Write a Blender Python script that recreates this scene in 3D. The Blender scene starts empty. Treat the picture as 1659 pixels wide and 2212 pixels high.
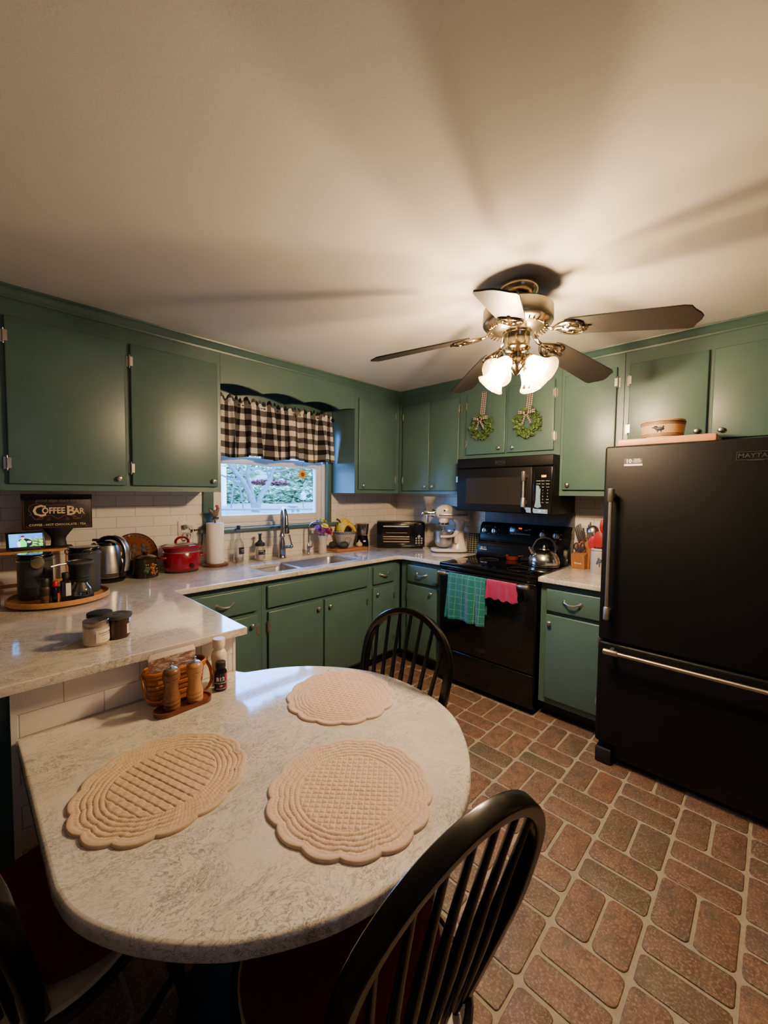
WORLD_STR = 19.0; REAR_W = 1.6; BULB_STR = 1020; BULB_COL = (255, 222, 178); VIEW = 'AgX'; LOOK = 'AgX - Base Contrast'; EXPO = 1.02
ZOOM = 1; ZPX = (829.5, 1106)
import bpy, bmesh, math, random
from mathutils import Vector, Matrix, noise
import numpy as np
random.seed(7)
PI = math.pi
scene = bpy.context.scene
COL = scene.collection

# ------------------------------------------------------------------ objects
def sm(me, ang=40):
    me.polygons.foreach_set('use_smooth', [True] * len(me.polygons))
    try: me.set_sharp_from_angle(angle=math.radians(ang))
    except Exception: pass

class MB:
    """collects shapes in one bmesh"""
    def __init__(s):
        s.bm = bmesh.new(); s.uv = s.bm.loops.layers.uv.new('UVMap')
    def _ap(s, vs, M):
        if M is not None:
            for v in vs: v.co = M @ v.co
    def box(s, x0, x1, y0, y1, z0, z1, bev=0, seg=2, M=None):
        r = bmesh.ops.create_cube(s.bm, size=1); vs = r['verts']
        for v in vs:
            v.co = Vector((x0 + (v.co.x + .5) * (x1 - x0), y0 + (v.co.y + .5) * (y1 - y0), z0 + (v.co.z + .5) * (z1 - z0)))
        if bev > 0:
            es = list({e for v in vs for e in v.link_edges})
            bev = min(bev, .45 * min(abs(x1 - x0), abs(y1 - y0), abs(z1 - z0)))
            b = bmesh.ops.bevel(s.bm, geom=es, offset=bev, segments=seg, affect='EDGES', profile=.5)
            vs = list({v for f in b['faces'] for v in f.verts} | {v for v in vs if v.is_valid})
        s._ap(vs, M); return s
    def grid(s, fn, nu, nv, cu=False, cv=False, M=None, uv=None):
        V = []
        for j in range(nv):
            for i in range(nu):
                V.append(s.bm.verts.new(Vector(fn(i / (nu if cu else nu - 1), j / (nv if cv else nv - 1)))))
        s._ap(V, M)
        for j in range(nv if cv else nv - 1):
            for i in range(nu if cu else nu - 1):
                i2 = (i + 1) % nu; j2 = (j + 1) % nv
                q = [V[j * nu + i], V[j * nu + i2], V[j2 * nu + i2], V[j2 * nu + i]]
                if len({tuple(round(c, 7) for c in v.co) for v in q}) < 3: continue
                try: f = s.bm.faces.new(q)
                except ValueError: continue
                if uv:
                    for l, (a, b) in zip(f.loops, ((i, j), (i + 1, j), (i + 1, j + 1), (i, j + 1))):
                        l[s.uv].uv = uv(a / (nu if cu else nu - 1), b / (nv if cv else nv - 1))
        return s
    def lathe(s, prof, o=(0, 0, 0), n=32, M=None, sx=1, sy=1):
        ox, oy, oz = o; rings = []
        for r, z in prof:
            if r < 1e-6: rings.append([s.bm.verts.new((ox, oy, oz + z))])
            else: rings.append([s.bm.verts.new((ox + sx * r * math.cos(2 * PI * k / n), oy + sy * r * math.sin(2 * PI * k / n), oz + z)) for k in range(n)])
        s._ap([v for r in rings for v in r], M)
        for a, b in zip(rings, rings[1:]):
            for k in range(n):
                k2 = (k + 1) % n
                q = [a[k % len(a)], a[k2 % len(a)], b[k2 % len(b)], b[k % len(b)]]
                u = []
                for v in q:
                    if v not in u: u.append(v)
                if len(u) > 2:
                    try:
                        f = s.bm.faces.new(u)
                        if len(u) == 4:
                            for l, c in zip(f.loops, ((k, 0), (k + 1, 0), (k + 1, 1), (k, 1))): l[s.uv].uv = (c[0] / n, l.vert.co.z)
                    except ValueError: pass
        for r in (rings[0], rings[-1]):
            if len(r) > 2:
                try: s.bm.faces.new(r)
                except ValueError: pass
        return s
    def tube(s, pts, r, n=10, closed=False, fx=1, up=None, M=None, caps=True, sq=1):
        P = [Vector(p) for p in pts]; m = len(P); R = r if isinstance(r, (list, tuple)) else [r] * m
        T = []
        for i in range(m):
            a = P[(i - 1) % m] if closed or i > 0 else P[i]; b = P[(i + 1) % m] if closed or i < m - 1 else P[i]
            t = (b - a); T.append(t.normalized() if t.length > 1e-9 else Vector((0, 0, 1)))
        nrm = Vector(up) if up else (Vector((0, 0, 1)) if abs(T[0].z) < .9 else Vector((1, 0, 0)))
        rings = []
        for i in range(m):
            nrm = nrm - T[i] * nrm.dot(T[i]); nrm.normalize(); bi = T[i].cross(nrm)
            g_ = lambda c: math.copysign(abs(c) ** sq, c)
            rings.append([s.bm.verts.new(P[i] + (nrm * g_(math.cos(2 * PI * k / n)) * fx + bi * g_(math.sin(2 * PI * k / n))) * R[i]) for k in range(n)])
        s._ap([v for q in rings for v in q], M)
        for i in range(m if closed else m - 1):
            a, b = rings[i], rings[(i + 1) % m]
            for k in range(n):
                try:
                    f = s.bm.faces.new([a[k], a[(k + 1) % n], b[(k + 1) % n], b[k]])
                    for l, c in zip(f.loops, ((k, i), (k + 1, i), (k + 1, i + 1), (k, i + 1))): l[s.uv].uv = (c[0] / n, c[1] / max(1, m - 1))
                except ValueError: pass
        if caps and not closed:
            for q in (rings[0], rings[-1]):
                try: s.bm.faces.new(q)
                except ValueError: pass
        return s
    def cyl(s, a, b, r0, r1=None, n=16, M=None): return s.tube([a, b], [r0, r0 if r1 is None else r1], n, M=M)
    def ball(s, c, r, n=16, m=10, M=None):
        r = r if isinstance(r, (tuple, list)) else (r, r, r)
        return s.grid(lambda u, v: (c[0] + r[0] * math.cos(2 * PI * u) * math.sin(PI * v), c[1] + r[1] * math.sin(2 * PI * u) * math.sin(PI * v), c[2] - r[2] * math.cos(PI * v)), n, m, cu=True, M=M)
    def prism(s, out, z0, z1, M=None):
        a = [s.bm.verts.new((x, y, z0)) for x, y in out]; b = [s.bm.verts.new((x, y, z1)) for x, y in out]; n = len(out)
        s._ap(a + b, M)
        s.bm.faces.new(a[::-1]); s.bm.faces.new(b)
        for i in range(n): s.bm.faces.new([a[i], a[(i + 1) % n], b[(i + 1) % n], b[i]])
        return s
    def poly(s, pts, M=None, uvs=None):
        vs = [s.bm.verts.new(p) for p in pts]; s._ap(vs, M); f = s.bm.faces.new(vs)
        if uvs:
            for l, c in zip(f.loops, uvs): l[s.uv].uv = c
        return s
    def mesh(s, name, ang=40, norm=True):
        if norm: bmesh.ops.recalc_face_normals(s.bm, faces=s.bm.faces[:])
        me = bpy.data.meshes.new(name); s.bm.to_mesh(me); s.bm.free(); sm(me, ang); return me

def link(name, me, m, parent=None, mats=None):
    o = bpy.data.objects.new(name, me); COL.objects.link(o)
    for x in (mats or ([m] if m else [])):
        if x: me.materials.append(x)
    if parent: o.parent = parent
    return o
def part(name, mb, m, parent=None, ang=40, label=None, norm=True):
    o = link(name, mb.mesh(name, ang, norm), m, parent)
    if label: o['label'] = label
    return o
def tag(o, label, cat, group=None):
    o['label'] = label; o['category'] = cat
    if group: o['group'] = group
    return o
def thing(name, label, cat, loc=(0, 0, 0), rz=0, group=None):
    o = bpy.data.objects.new(name, None); COL.objects.link(o); o.empty_display_size = .05
    o.location = loc; o.rotation_euler = (0, 0, rz); return tag(o, label, cat, group)
def single(name, mb, m, label, cat, loc=(0, 0, 0), rz=0, group=None, ang=40, norm=True):
    o = part(name, mb, m, None, ang, norm=norm); o.location = loc; o.rotation_euler = (0, 0, rz); return tag(o, label, cat, group)
def struct(name, mb, m, ang=40, parent=None):
    o = part(name, mb, m, parent, ang)
    if not parent: o['kind'] = 'structure'
    return o
def dup(root, loc, rz, label=None, group=None):
    r = root.copy(); COL.objects.link(r); r.location = loc; r.rotation_euler = (0, 0, rz)
    if label: r['label'] = label
    if group: r['group'] = group
    for ch in list(root.children):
        c = ch.copy(); COL.objects.link(c); c.parent = r
        for g in ch.children:
            d = g.copy(); COL.objects.link(d); d.parent = c
    return r
def curve_mesh(name, loops, z0, z1, bev=0, res=2):
    """flat outline (first loop) with holes, extruded z0..z1 with rounded arrises"""
    cu = bpy.data.curves.new(name, 'CURVE'); cu.dimensions = '2D'; cu.fill_mode = 'BOTH'
    for lp in loops:
        sp = cu.splines.new('POLY'); sp.points.add(len(lp) - 1); sp.use_cyclic_u = True
        for p, (x, y) in zip(sp.points, lp): p.co = (x, y, 0, 1)
    cu.extrude = (z1 - z0) / 2 - bev; cu.bevel_depth = bev; cu.bevel_resolution = res; cu.offset = -bev
    o = bpy.data.objects.new(name, cu); COL.objects.link(o)
    dg = bpy.context.evaluated_depsgraph_get(); me = bpy.data.meshes.new_from_object(o.evaluated_get(dg))
    bpy.data.objects.remove(o); bpy.data.curves.remove(cu)
    for v in me.vertices: v.co.z += (z0 + z1) / 2
    sm(me, 35); me.name = name; return me
def text(name, s, size, m, parent, loc, rot=(0, 0, 0), ext=.0004, shear=0, ax='CENTER', sp=1, bold=0, sx=1, bend=None):
    """raised print; it becomes part of the mesh that carries it. bend=(radius): wraps round a vertical cylinder about the local z axis"""
    cu = bpy.data.curves.new(name, 'FONT'); cu.body = s; cu.size = size; cu.extrude = ext; cu.shear = shear; cu.align_x = ax; cu.align_y = 'CENTER'
    cu.space_character = sp; cu.offset = bold; cu.resolution_u = 2
    o = bpy.data.objects.new(name, cu); COL.objects.link(o)
    dg = bpy.context.evaluated_depsgraph_get(); me = bpy.data.meshes.new_from_object(o.evaluated_get(dg))
    bpy.data.objects.remove(o); bpy.data.curves.remove(cu)
    from mathutils import Euler
    M = Matrix.Translation(loc) @ Euler(rot).to_matrix().to_4x4()
    for v in me.vertices:
        v.co.x *= sx
        if bend:
            r = bend + v.co.z; a = -PI / 2 + v.co.x / bend + rot[2]; v.co = Vector((loc[0] + r * math.cos(a), loc[1] + r * math.sin(a), loc[2] + v.co.y))
        else: v.co = M @ v.co
    me.materials.clear()
    if parent is None or parent.type != 'MESH': return link(name, me, m, parent)
    d = parent.data; names = [x.name for x in d.materials]
    if m.name not in names: d.materials.append(m); names.append(m.name)
    k = names.index(m.name); bm = bmesh.new(); bm.from_mesh(d); n0 = len(bm.faces); bm.from_mesh(me); bm.faces.ensure_lookup_table()
    for f in bm.faces[n0:]: f.material_index = k; f.smooth = False
    bm.to_mesh(d); bm.free(); bpy.data.meshes.remove(me); return parent
def paint(o, mb, m):
    """adds a printed or applied detail of another colour to an existing mesh"""
    me = mb.mesh('d'); d = o.data; names = [x.name for x in d.materials]
    if m.name not in names: d.materials.append(m); names.append(m.name)
    k = names.index(m.name); bm = bmesh.new(); bm.from_mesh(d); n0 = len(bm.faces); bm.from_mesh(me); bm.faces.ensure_lookup_table()
    for f in bm.faces[n0:]: f.material_index = k
    bm.to_mesh(d); bm.free(); bpy.data.meshes.remove(me); return o
def rrect(x0, x1, y0, y1, r, n=6):
    o = []
    for cx, cy, a in ((x1 - r, y0 + r, -PI / 2), (x1 - r, y1 - r, 0), (x0 + r, y1 - r, PI / 2), (x0 + r, y0 + r, PI)):
        for k in range(n + 1): o.append((cx + r * math.cos(a + k * PI / 2 / n), cy + r * math.sin(a + k * PI / 2 / n)))
    return o
def catmull(P, n=8, closed=False):
    P = [Vector(p) for p in P]; m = len(P); out = []
    for i in range(m if closed else m - 1):
        g = lambda k: P[k % m] if closed else P[max(0, min(m - 1, k))]
        a, b, c, d = g(i - 1), g(i), g(i + 1), g(i + 2)
        for k in range(n):
            t = k / n
            out.append(.5 * ((2 * b) + (c - a) * t + (2 * a - 5 * b + 4 * c - d) * t * t + (3 * b - a - 3 * c + d) * t ** 3))
    if not closed: out.append(P[-1])
    return out
def RX(a): return Matrix.Rotation(a, 4, 'X')
def RY(a): return Matrix.Rotation(a, 4, 'Y')
def RZ(a): return Matrix.Rotation(a, 4, 'Z')
def TR(x, y, z): return Matrix.Translation((x, y, z))

# ------------------------------------------------------------------ materials
def srgb(r, g, b):
    f = lambda c: (c / 255 / 12.92) if c / 255 <= .04045 else ((c / 255 + .055) / 1.055) ** 2.4
    return (f(r), f(g), f(b), 1)
class NT:
    def __init__(s, name):
        s.m = bpy.data.materials.new(name); s.m.use_nodes = True; s.t = s.m.node_tree; s.N = s.t.nodes; s.L = s.t.links
        s.b = s.N['Principled BSDF']; s.out = s.N['Material Output']
    def n(s, typ, **k):
        o = s.N.new('ShaderNode' + typ)
        for a, v in k.items(): setattr(o, a, v)
        return o
    def l(s, a, b): s.L.new(a, b)
    def coord(s, kind='Object', scale=(1, 1, 1), loc=(0, 0, 0), rot=(0, 0, 0)):
        c = s.n('TexCoord'); mp = s.n('Mapping'); s.l(c.outputs[kind], mp.inputs[0])
        mp.inputs['Scale'].default_value = scale; mp.inputs['Location'].default_value = loc; mp.inputs['Rotation'].default_value = rot
        return mp.outputs[0]
    def noise(s, vec, scale, detail=4, rough=.55, dist=0):
        o = s.n('TexNoise'); s.l(vec, o.inputs['Vector'])
        o.inputs['Scale'].default_value = scale; o.inputs['Detail'].default_value = detail; o.inputs['Roughness'].default_value = rough; o.inputs['Distortion'].default_value = dist
        return o
    def math(s, op, a, b=None, c=None, clamp=False):
        o = s.n('Math', operation=op, use_clamp=clamp)
        for i, x in enumerate((a, b, c)):
            if x is None: continue
            if isinstance(x, (int, float)): o.inputs[i].default_value = x
            else: s.l(x, o.inputs[i])
        return o.outputs[0]
    def ramp(s, fac, stops, interp='LINEAR'):
        o = s.n('ValToRGB'); s.l(fac, o.inputs[0]); e = o.color_ramp; e.interpolation = interp
        while len(e.elements) > 1: e.elements.remove(e.elements[-1])
        e.elements[0].position = stops[0][0]; e.elements[0].color = stops[0][1]
        for p, c in stops[1:]:
            q = e.elements.new(p); q.color = c
        return o.outputs[0]
    def mix(s, fac, a, b, mode='MIX'):
        o = s.n('MixRGB', blend_type=mode)
        for i, x in enumerate((fac, a, b)):
            if isinstance(x, (int, float)): o.inputs[i].default_value = x
            elif isinstance(x, tuple): o.inputs[i].default_value = x
            else: s.l(x, o.inputs[i])
        return o.outputs[0]
    def set(s, **k):
        for a, v in k.items():
            i = s.b.inputs[{'col': 'Base Color', 'rough': 'Roughness', 'metal': 'Metallic', 'spec': 'Specular IOR Level', 'coat': 'Coat Weight', 'crough': 'Coat Roughness', 'trans': 'Transmission Weight', 'ior': 'IOR', 'emit': 'Emission Color', 'estr': 'Emission Strength', 'alpha': 'Alpha', 'sheen': 'Sheen Weight', 'sub': 'Subsurface Weight', 'aniso': 'Anisotropic'}[a]]
            if isinstance(v, (int, float, tuple)): i.default_value = v
            else: s.l(v, i)
        return s
    def bump(s, h, strength=.3, dist=.01):
        o = s.n('Bump'); o.inputs['Strength'].default_value = strength; o.inputs['Distance'].default_value = dist
        s.l(h, o.inputs['Height']); s.l(o.outputs[0], s.b.inputs['Normal']); return s
_MC = {}
def mat(name, col, rough=.5, metal=0, var=.06, nscale=30, bump=0, bscale=200, **k):
    """plain surface with a slight noise variation of tone and, if asked, a fine bump"""
    if name in _MC: return _MC[name]
    t = NT(name); c = srgb(*col); v = t.coord()
    if var > 0:
        nz = t.noise(v, nscale, 3)
        d = tuple(x * (1 - var) for x in c[:3]) + (1,); u = tuple(min(1, x * (1 + var)) for x in c[:3]) + (1,)
        t.set(col=t.ramp(nz.outputs[0], [(.3, d), (.7, u)]))
    else: t.set(col=c)
    t.set(rough=rough, metal=metal, **k)
    if bump: t.bump(t.noise(v, bscale, 2).outputs[0], bump, .004)
    _MC[name] = t.m; return t.m
def glow(name, col, strength):
    if name in _MC: return _MC[name]
    t = NT(name); t.set(col=(0, 0, 0, 1), emit=srgb(*col), estr=strength); _MC[name] = t.m; return t.m
def clear(name, tint=(255, 255, 255), gloss=.12, rough=.02, diff=0, dcol=(255, 255, 255), trl=0):
    """thin clear pane or vessel: see-through with a mirror sheen"""
    if name in _MC: return _MC[name]
    t = NT(name); t.N.remove(t.b); tr = t.n('BsdfTransparent'); tr.inputs[0].default_value = srgb(*tint)
    g = t.n('BsdfGlossy'); g.inputs['Roughness'].default_value = rough; fr = t.n('LayerWeight'); fr.inputs[0].default_value = .25
    f = t.math('MULTIPLY_ADD', fr.outputs['Facing'], .55, gloss, clamp=True)
    mx = t.n('MixShader'); t.l(f, mx.inputs[0]); t.l(tr.outputs[0], mx.inputs[1]); t.l(g.outputs[0], mx.inputs[2]); cur = mx.outputs[0]
    for amt, typ in ((diff, 'BsdfDiffuse'), (trl, 'BsdfTranslucent')):
        if amt:
            d = t.n(typ); d.inputs[0].default_value = srgb(*dcol); m2 = t.n('MixShader'); m2.inputs[0].default_value = amt
            t.l(cur, m2.inputs[1]); t.l(d.outputs[0], m2.inputs[2]); cur = m2.outputs[0]
    t.l(cur, t.out.inputs[0]); _MC[name] = t.m; return t.m
def wood(name, c1, c2, scale=(3, 40, 40), rough=.4, coat=0):
    if name in _MC: return _MC[name]
    t = NT(name); v = t.coord('Object', scale); nz = t.noise(v, 3, 6, .6, .8)
    t.set(col=t.ramp(nz.outputs[0], [(.3, srgb(*c1)), (.7, srgb(*c2))]), rough=rough, coat=coat); t.bump(nz.outputs[0], .12, .003)
    _MC[name] = t.m; return t.m

def m_quartz():
    t = NT('quartz'); v0 = t.coord('Object'); v = t.coord('Object', (1.7, 2.8, 2), rot=(0, 0, .55))
    w = t.noise(v, 2.4, 5, .62, .6)
    warp = t.n('VectorMath', operation='MULTIPLY_ADD'); t.l(w.outputs['Color'], warp.inputs[0]); warp.inputs[1].default_value = (.55, .55, .55); t.l(v, warp.inputs[2])
    a = t.noise(warp.outputs[0], 9.5, 6, .62, 1.2); b = t.noise(warp.outputs[0], 21, 5, .6, 1.6); c = t.noise(v0, 2.2, 4, .6, .5)
    ln = lambda o, wd: t.math('SUBTRACT', 1, t.math('DIVIDE', t.math('ABSOLUTE', t.math('SUBTRACT', o, .5)), wd), clamp=True)
    l1 = ln(a.outputs[0], .035); l2 = ln(b.outputs[0], .03)
    base = t.ramp(c.outputs[0], [(.32, srgb(206, 199, 185)), (.5, srgb(222, 214, 199)), (.7, srgb(232, 224, 209))])
    patch = t.ramp(t.noise(warp.outputs[0], 3.2, 5, .65, .4).outputs[0], [(.5, (0, 0, 0, 1)), (.72, (1, 1, 1, 1))])
    c1 = t.mix(t.math('MULTIPLY', patch, .5), base, srgb(166, 172, 160))
    amp = t.ramp(t.noise(v0, 5, 3).outputs[0], [(.36, (.12, .12, .12, 1)), (.62, (1, 1, 1, 1))])
    c2 = t.mix(t.math('MULTIPLY', t.math('MULTIPLY', l1, amp), .72), c1, srgb(102, 104, 96))
    c3 = t.mix(t.math('MULTIPLY', t.math('MULTIPLY', l2, amp), .6), c2, srgb(112, 108, 100))
    sp = t.noise(v0, 260, 2); c4 = t.mix(t.math('MULTIPLY', t.math('SUBTRACT', sp.outputs[0], .5), .5, clamp=True), c3, srgb(140, 134, 124))
    t.set(col=c4, rough=.09, spec=.75, coat=.6, crough=.04); t.bump(sp.outputs[0], .015, .002); return t.m
def m_green():
    t = NT('green_paint'); v = t.coord(); a = t.noise(v, 6, 3); b = t.noise(v, 420, 2)
    t.set(col=t.ramp(a.outputs[0], [(.3, srgb(71, 98, 94)), (.7, srgb(76, 104, 99))]), rough=.35, spec=.6); t.bump(b.outputs[0], .08, .002); return t.m
def m_ceiling():
    t = NT('ceiling_paint'); v = t.coord(); a = t.noise(v, 1.3, 4); b = t.noise(v, 90, 3); c = t.noise(v, 5, 4)
    t.set(col=t.ramp(a.outputs[0], [(.3, srgb(208, 207, 204)), (.7, srgb(216, 215, 212))]), rough=.75, spec=.2)
    t.bump(t.mix(.6, b.outputs[0], c.outputs[0]), .12, .01); return t.m
def m_tile(ax, ox=2.536, oz=-1.272, wd=.205):
    t = NT('subway_tile_' + ax); c = t.n('TexCoord'); sp = t.n('SeparateXYZ'); t.l(c.outputs['Object'], sp.inputs[0]); cb = t.n('CombineXYZ')
    t.l(t.math('ADD', sp.outputs[0 if ax == 'x' else 1], ox + wd * 20 + (0 if ax == 'x' else .03)), cb.inputs[0]); t.l(t.math('ADD', sp.outputs[2], oz + .0665 * 40), cb.inputs[1])
    br = t.n('TexBrick'); t.l(cb.outputs[0], br.inputs['Vector']); br.inputs['Scale'].default_value = 1; br.inputs['Brick Width'].default_value = wd; br.inputs['Row Height'].default_value = .0665
    br.inputs['Mortar Size'].default_value = .0016; br.inputs['Mortar Smooth'].default_value = .25; br.inputs['Bias'].default_value = 0
    br.inputs['Color1'].default_value = srgb(226, 219, 209); br.inputs['Color2'].default_value = srgb(231, 225, 215); br.inputs['Mortar'].default_value = srgb(176, 166, 153)
    nz = t.noise(c.outputs['Object'], 14, 3)
    t.set(col=br.outputs['Color'], rough=.2)
    t.bump(t.math('ADD', t.math('MULTIPLY', br.outputs['Fac'], -1), t.math('MULTIPLY', nz.outputs[0], .5)), .35, .004); return t.m
def m_brick():
    t = NT('brick_paver'); g = t.n('NewGeometry'); v = t.coord(); a = t.noise(v, 22, 6, .7, .6); b = t.noise(v, 120, 4, .7)
    isl = g.outputs['Random Per Island']
    base = t.ramp(isl, [(0, srgb(96, 78, 58)), (.2, srgb(116, 82, 60)), (.4, srgb(88, 82, 62)), (.6, srgb(120, 80, 58)), (.8, srgb(100, 84, 66)), (1, srgb(128, 92, 66))])
    c1 = t.mix(t.math('MULTIPLY', t.ramp(a.outputs[0], [(.45, (0, 0, 0, 1)), (.62, (1, 1, 1, 1))]), .75), base, srgb(86, 52, 40))
    c2 = t.mix(t.math('MULTIPLY', t.ramp(b.outputs[0], [(.5, (0, 0, 0, 1)), (.62, (1, 1, 1, 1))]), .6), c1, srgb(172, 142, 116))
    c3 = t.mix(t.math('MULTIPLY', t.ramp(t.noise(v, 11, 5, .7).outputs[0], [(.47, (0, 0, 0, 1)), (.64, (1, 1, 1, 1))]), .55), c2, srgb(84, 78, 66))
    t.set(col=c3, rough=t.ramp(a.outputs[0], [(.3, (.3, .3, .3, 1)), (.7, (.55, .55, .55, 1))])); t.bump(t.mix(.5, a.outputs[0], b.outputs[0]), .8, .006); return t.m
def m_check(name, size, colors, uvk='UV', line=None, rough=.85, w=.5):
    """woven check from the cloth's own UV: dark/mid/light by warp and weft stripes"""
    t = NT(name); c = t.n('TexCoord'); sp = t.n('SeparateXYZ'); t.l(c.outputs[uvk], sp.inputs[0])
    f = lambda o: t.math('LESS_THAN', t.math('FRACT', t.math('DIVIDE', o, size)), w)
    s_ = t.math('MULTIPLY', t.math('ADD', f(sp.outputs[0]), f(sp.outputs[1])), .5)
    col = t.ramp(s_, [(0, srgb(*colors[0])), (.4, srgb(*colors[1])), (.8, srgb(*colors[2]))], 'CONSTANT')
    if line: col = t.mix(1, col, col)
    t.set(col=col, rough=rough, spec=.15, sheen=.1); t.bump(t.noise(t.coord(uvk), 900, 2).outputs[0], .2, .001); return t.m
# ------------------------------------------------------------------ palette
GREEN = m_green(); QUARTZ = m_quartz(); CEIL = m_ceiling(); TILEX = m_tile('x'); TILEY = m_tile('y'); BRICK = m_brick()
BLACKG = mat('black_gloss', (14, 14, 15), .16, var=0); BLACKA = mat('black_appliance', (16, 16, 17), .45, var=.1, nscale=300, bump=.03, bscale=900, spec=.18)
BLACKM = mat('black_matte', (20, 20, 21), .6); NICKEL = mat('brushed_nickel', (206, 200, 188), .34, 1, var=.05); STEEL = mat('stainless_steel', (196, 195, 192), .32, 1, var=.05, nscale=60)
BAR = mat('brushed_bar', (176, 166, 146), .42, 1, var=.04); POLISH = mat('polished_steel', (196, 192, 186), .2, 1, var=.08, nscale=30)
CHROME = mat('chrome', (220, 220, 220), .08, 1, var=0); WHITE = mat('white_vinyl', (226, 220, 212), .4, var=.02); WOODLIGHT = wood('bamboo', (176, 122, 72), (206, 152, 96))
WOODRED = wood('cherry_board', (150, 92, 56), (190, 128, 84)); WALNUT = wood('walnut', (74, 44, 28), (112, 70, 44), rough=.3); ACACIA = wood('acacia', (104, 64, 38), (146, 96, 58), (4, 4, 30), .28); BEECH = wood('beech_mill', (176, 122, 74), (200, 146, 92), (4, 4, 30), .28)
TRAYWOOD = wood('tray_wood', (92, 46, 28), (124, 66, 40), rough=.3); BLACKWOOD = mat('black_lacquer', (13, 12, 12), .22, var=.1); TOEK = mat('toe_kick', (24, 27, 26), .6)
GLASS = clear('clear_glass'); PANE = clear('window_pane', gloss=.03); WALLP = mat('wall_paint', (112, 102, 92), .85); GROUT = mat('grout', (152, 140, 116), .85, var=.12, nscale=60, bump=.3, bscale=150)
PAPER = mat('white_paper', (236, 230, 222), .9, var=.03, bump=.2, bscale=260); CERAM = mat('cream_ceramic', (214, 204, 188), .25, var=.04); CREAMTXT = mat('cream_print', (224, 204, 150), .6, var=.05)
WHITETXT = mat('white_print', (228, 226, 222), .6, var=0); DARKTXT = mat('dark_print', (40, 36, 34), .6, var=0)

CZ = 2.363
# ------------------------------------------------------------------ shell
b = MB(); b.box(-4.7, .2, -4.7, .2, -.12, -.004); floor = struct('floor', b, GROUT)
def pavers():
    b = MB(); M_ = .2345; g = .0115; rnd = random.Random(3)
    for i in range(-9, 17):
        for j in range(-10, 11):
            x0 = -1.36 - (i + 1) * M_ + 0; y0 = -2.403 - (j + 1) * M_
            if x0 < -4.4 or y0 < -4.5 or x0 > -.45 or y0 > -.45: continue
            for k in (0, 1):
                if (i + j) % 2 == 0: X0, X1, Y0, Y1 = x0 + k * M_ / 2, x0 + (k + 1) * M_ / 2, y0, y0 + M_
                else: X0, X1, Y0, Y1 = x0, x0 + M_, y0 + k * M_ / 2, y0 + (k + 1) * M_ / 2
                q = lambda: rnd.uniform(-.0018, .0018)
                X0 += g / 2 + q(); X1 -= g / 2 + q(); Y0 += g / 2 + q(); Y1 -= g / 2 + q()
                o1 = rrect(X0, X1, Y0, Y1, .014 + rnd.random() * .008, 3); o1 = [(x + q() * .6, y + q() * .6) for x, y in o1]
                cx, cy = (X0 + X1) / 2, (Y0 + Y1) / 2; h = rnd.uniform(-.0006, .0006)
                lv = [(1, -.006), (1, -.0022 + h), (.97, -.0006 + h), (.9, h)]; rings = []
                for s_, z in lv:
                    rings.append([b.bm.verts.new((cx + (x - cx) * (1 - (1 - s_) * .06 / max(.03, abs(X1 - X0))), cy + (y - cy) * (1 - (1 - s_) * .06 / max(.03, abs(Y1 - Y0))), z)) for x, y in o1])
                n = len(o1)
                for A, B_ in zip(rings, rings[1:]):
                    for t in range(n): b.bm.faces.new([A[t], A[(t + 1) % n], B_[(t + 1) % n], B_[t]])
                b.bm.faces.new(rings[-1])
    return b
pv = part('floor_paver', pavers(), BRICK, floor, 60)
b = MB(); b.box(-4.7, .2, -4.7, .2, CZ, CZ + .12); struct('ceiling', b, CEIL)
WX0, WX1, WZ0, WZ1 = -1.953, -.925, 1.165, 2.06
b = MB(); b.box(-4.7, WX0, 0, .14, 0, CZ); b.box(WX1, .2, 0, .14, 0, CZ); b.box(WX0, WX1, 0, .14, 0, WZ0); b.box(WX0, WX1, 0, .14, WZ1, CZ); struct('wall_window', b, TILEX)
b = MB(); b.box(0, .2, -4.7, 0, 0, CZ); struct('wall_stove', b, TILEY)
b = MB(); b.box(-4.85, -4.7, -4.85, .2, -.1, CZ); struct('wall_left', b, WALLP)
b = MB(); b.box(-4.7, .2, -4.85, -4.7, -.1, CZ); struct('wall_rear', b, WALLP)

# crown moulding along the cabinets
def crown(name, pts):
    prof = [(0, 2.312), (-.006, 2.312), (-.008, 2.322), (-.016, 2.328), (-.024, 2.342), (-.038, 2.352), (-.044, 2.354), (-.046, CZ - .001), (0, CZ - .001)]
    b = MB(); rings = []
    for (x, y, nx, ny) in pts: rings.append([b.bm.verts.new((x + nx * d, y + ny * d, z)) for d, z in prof])
    for A, B_ in zip(rings, rings[1:]):
        n = len(prof)
        for t in range(n): b.bm.faces.new([A[t], A[(t + 1) % n], B_[(t + 1) % n], B_[t]])
    b.bm.faces.new(rings[0]); b.bm.faces.new(rings[-1][::-1]); struct(name, b, GREEN, 30)
crown('trim_1', [(-3.65, -.326, 0, 1), (-.326, -.326, 1, 1)]); crown('trim_2', [(-.326, -.326, 1, 1), (-.326, -3.2, 1, 0)])

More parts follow.
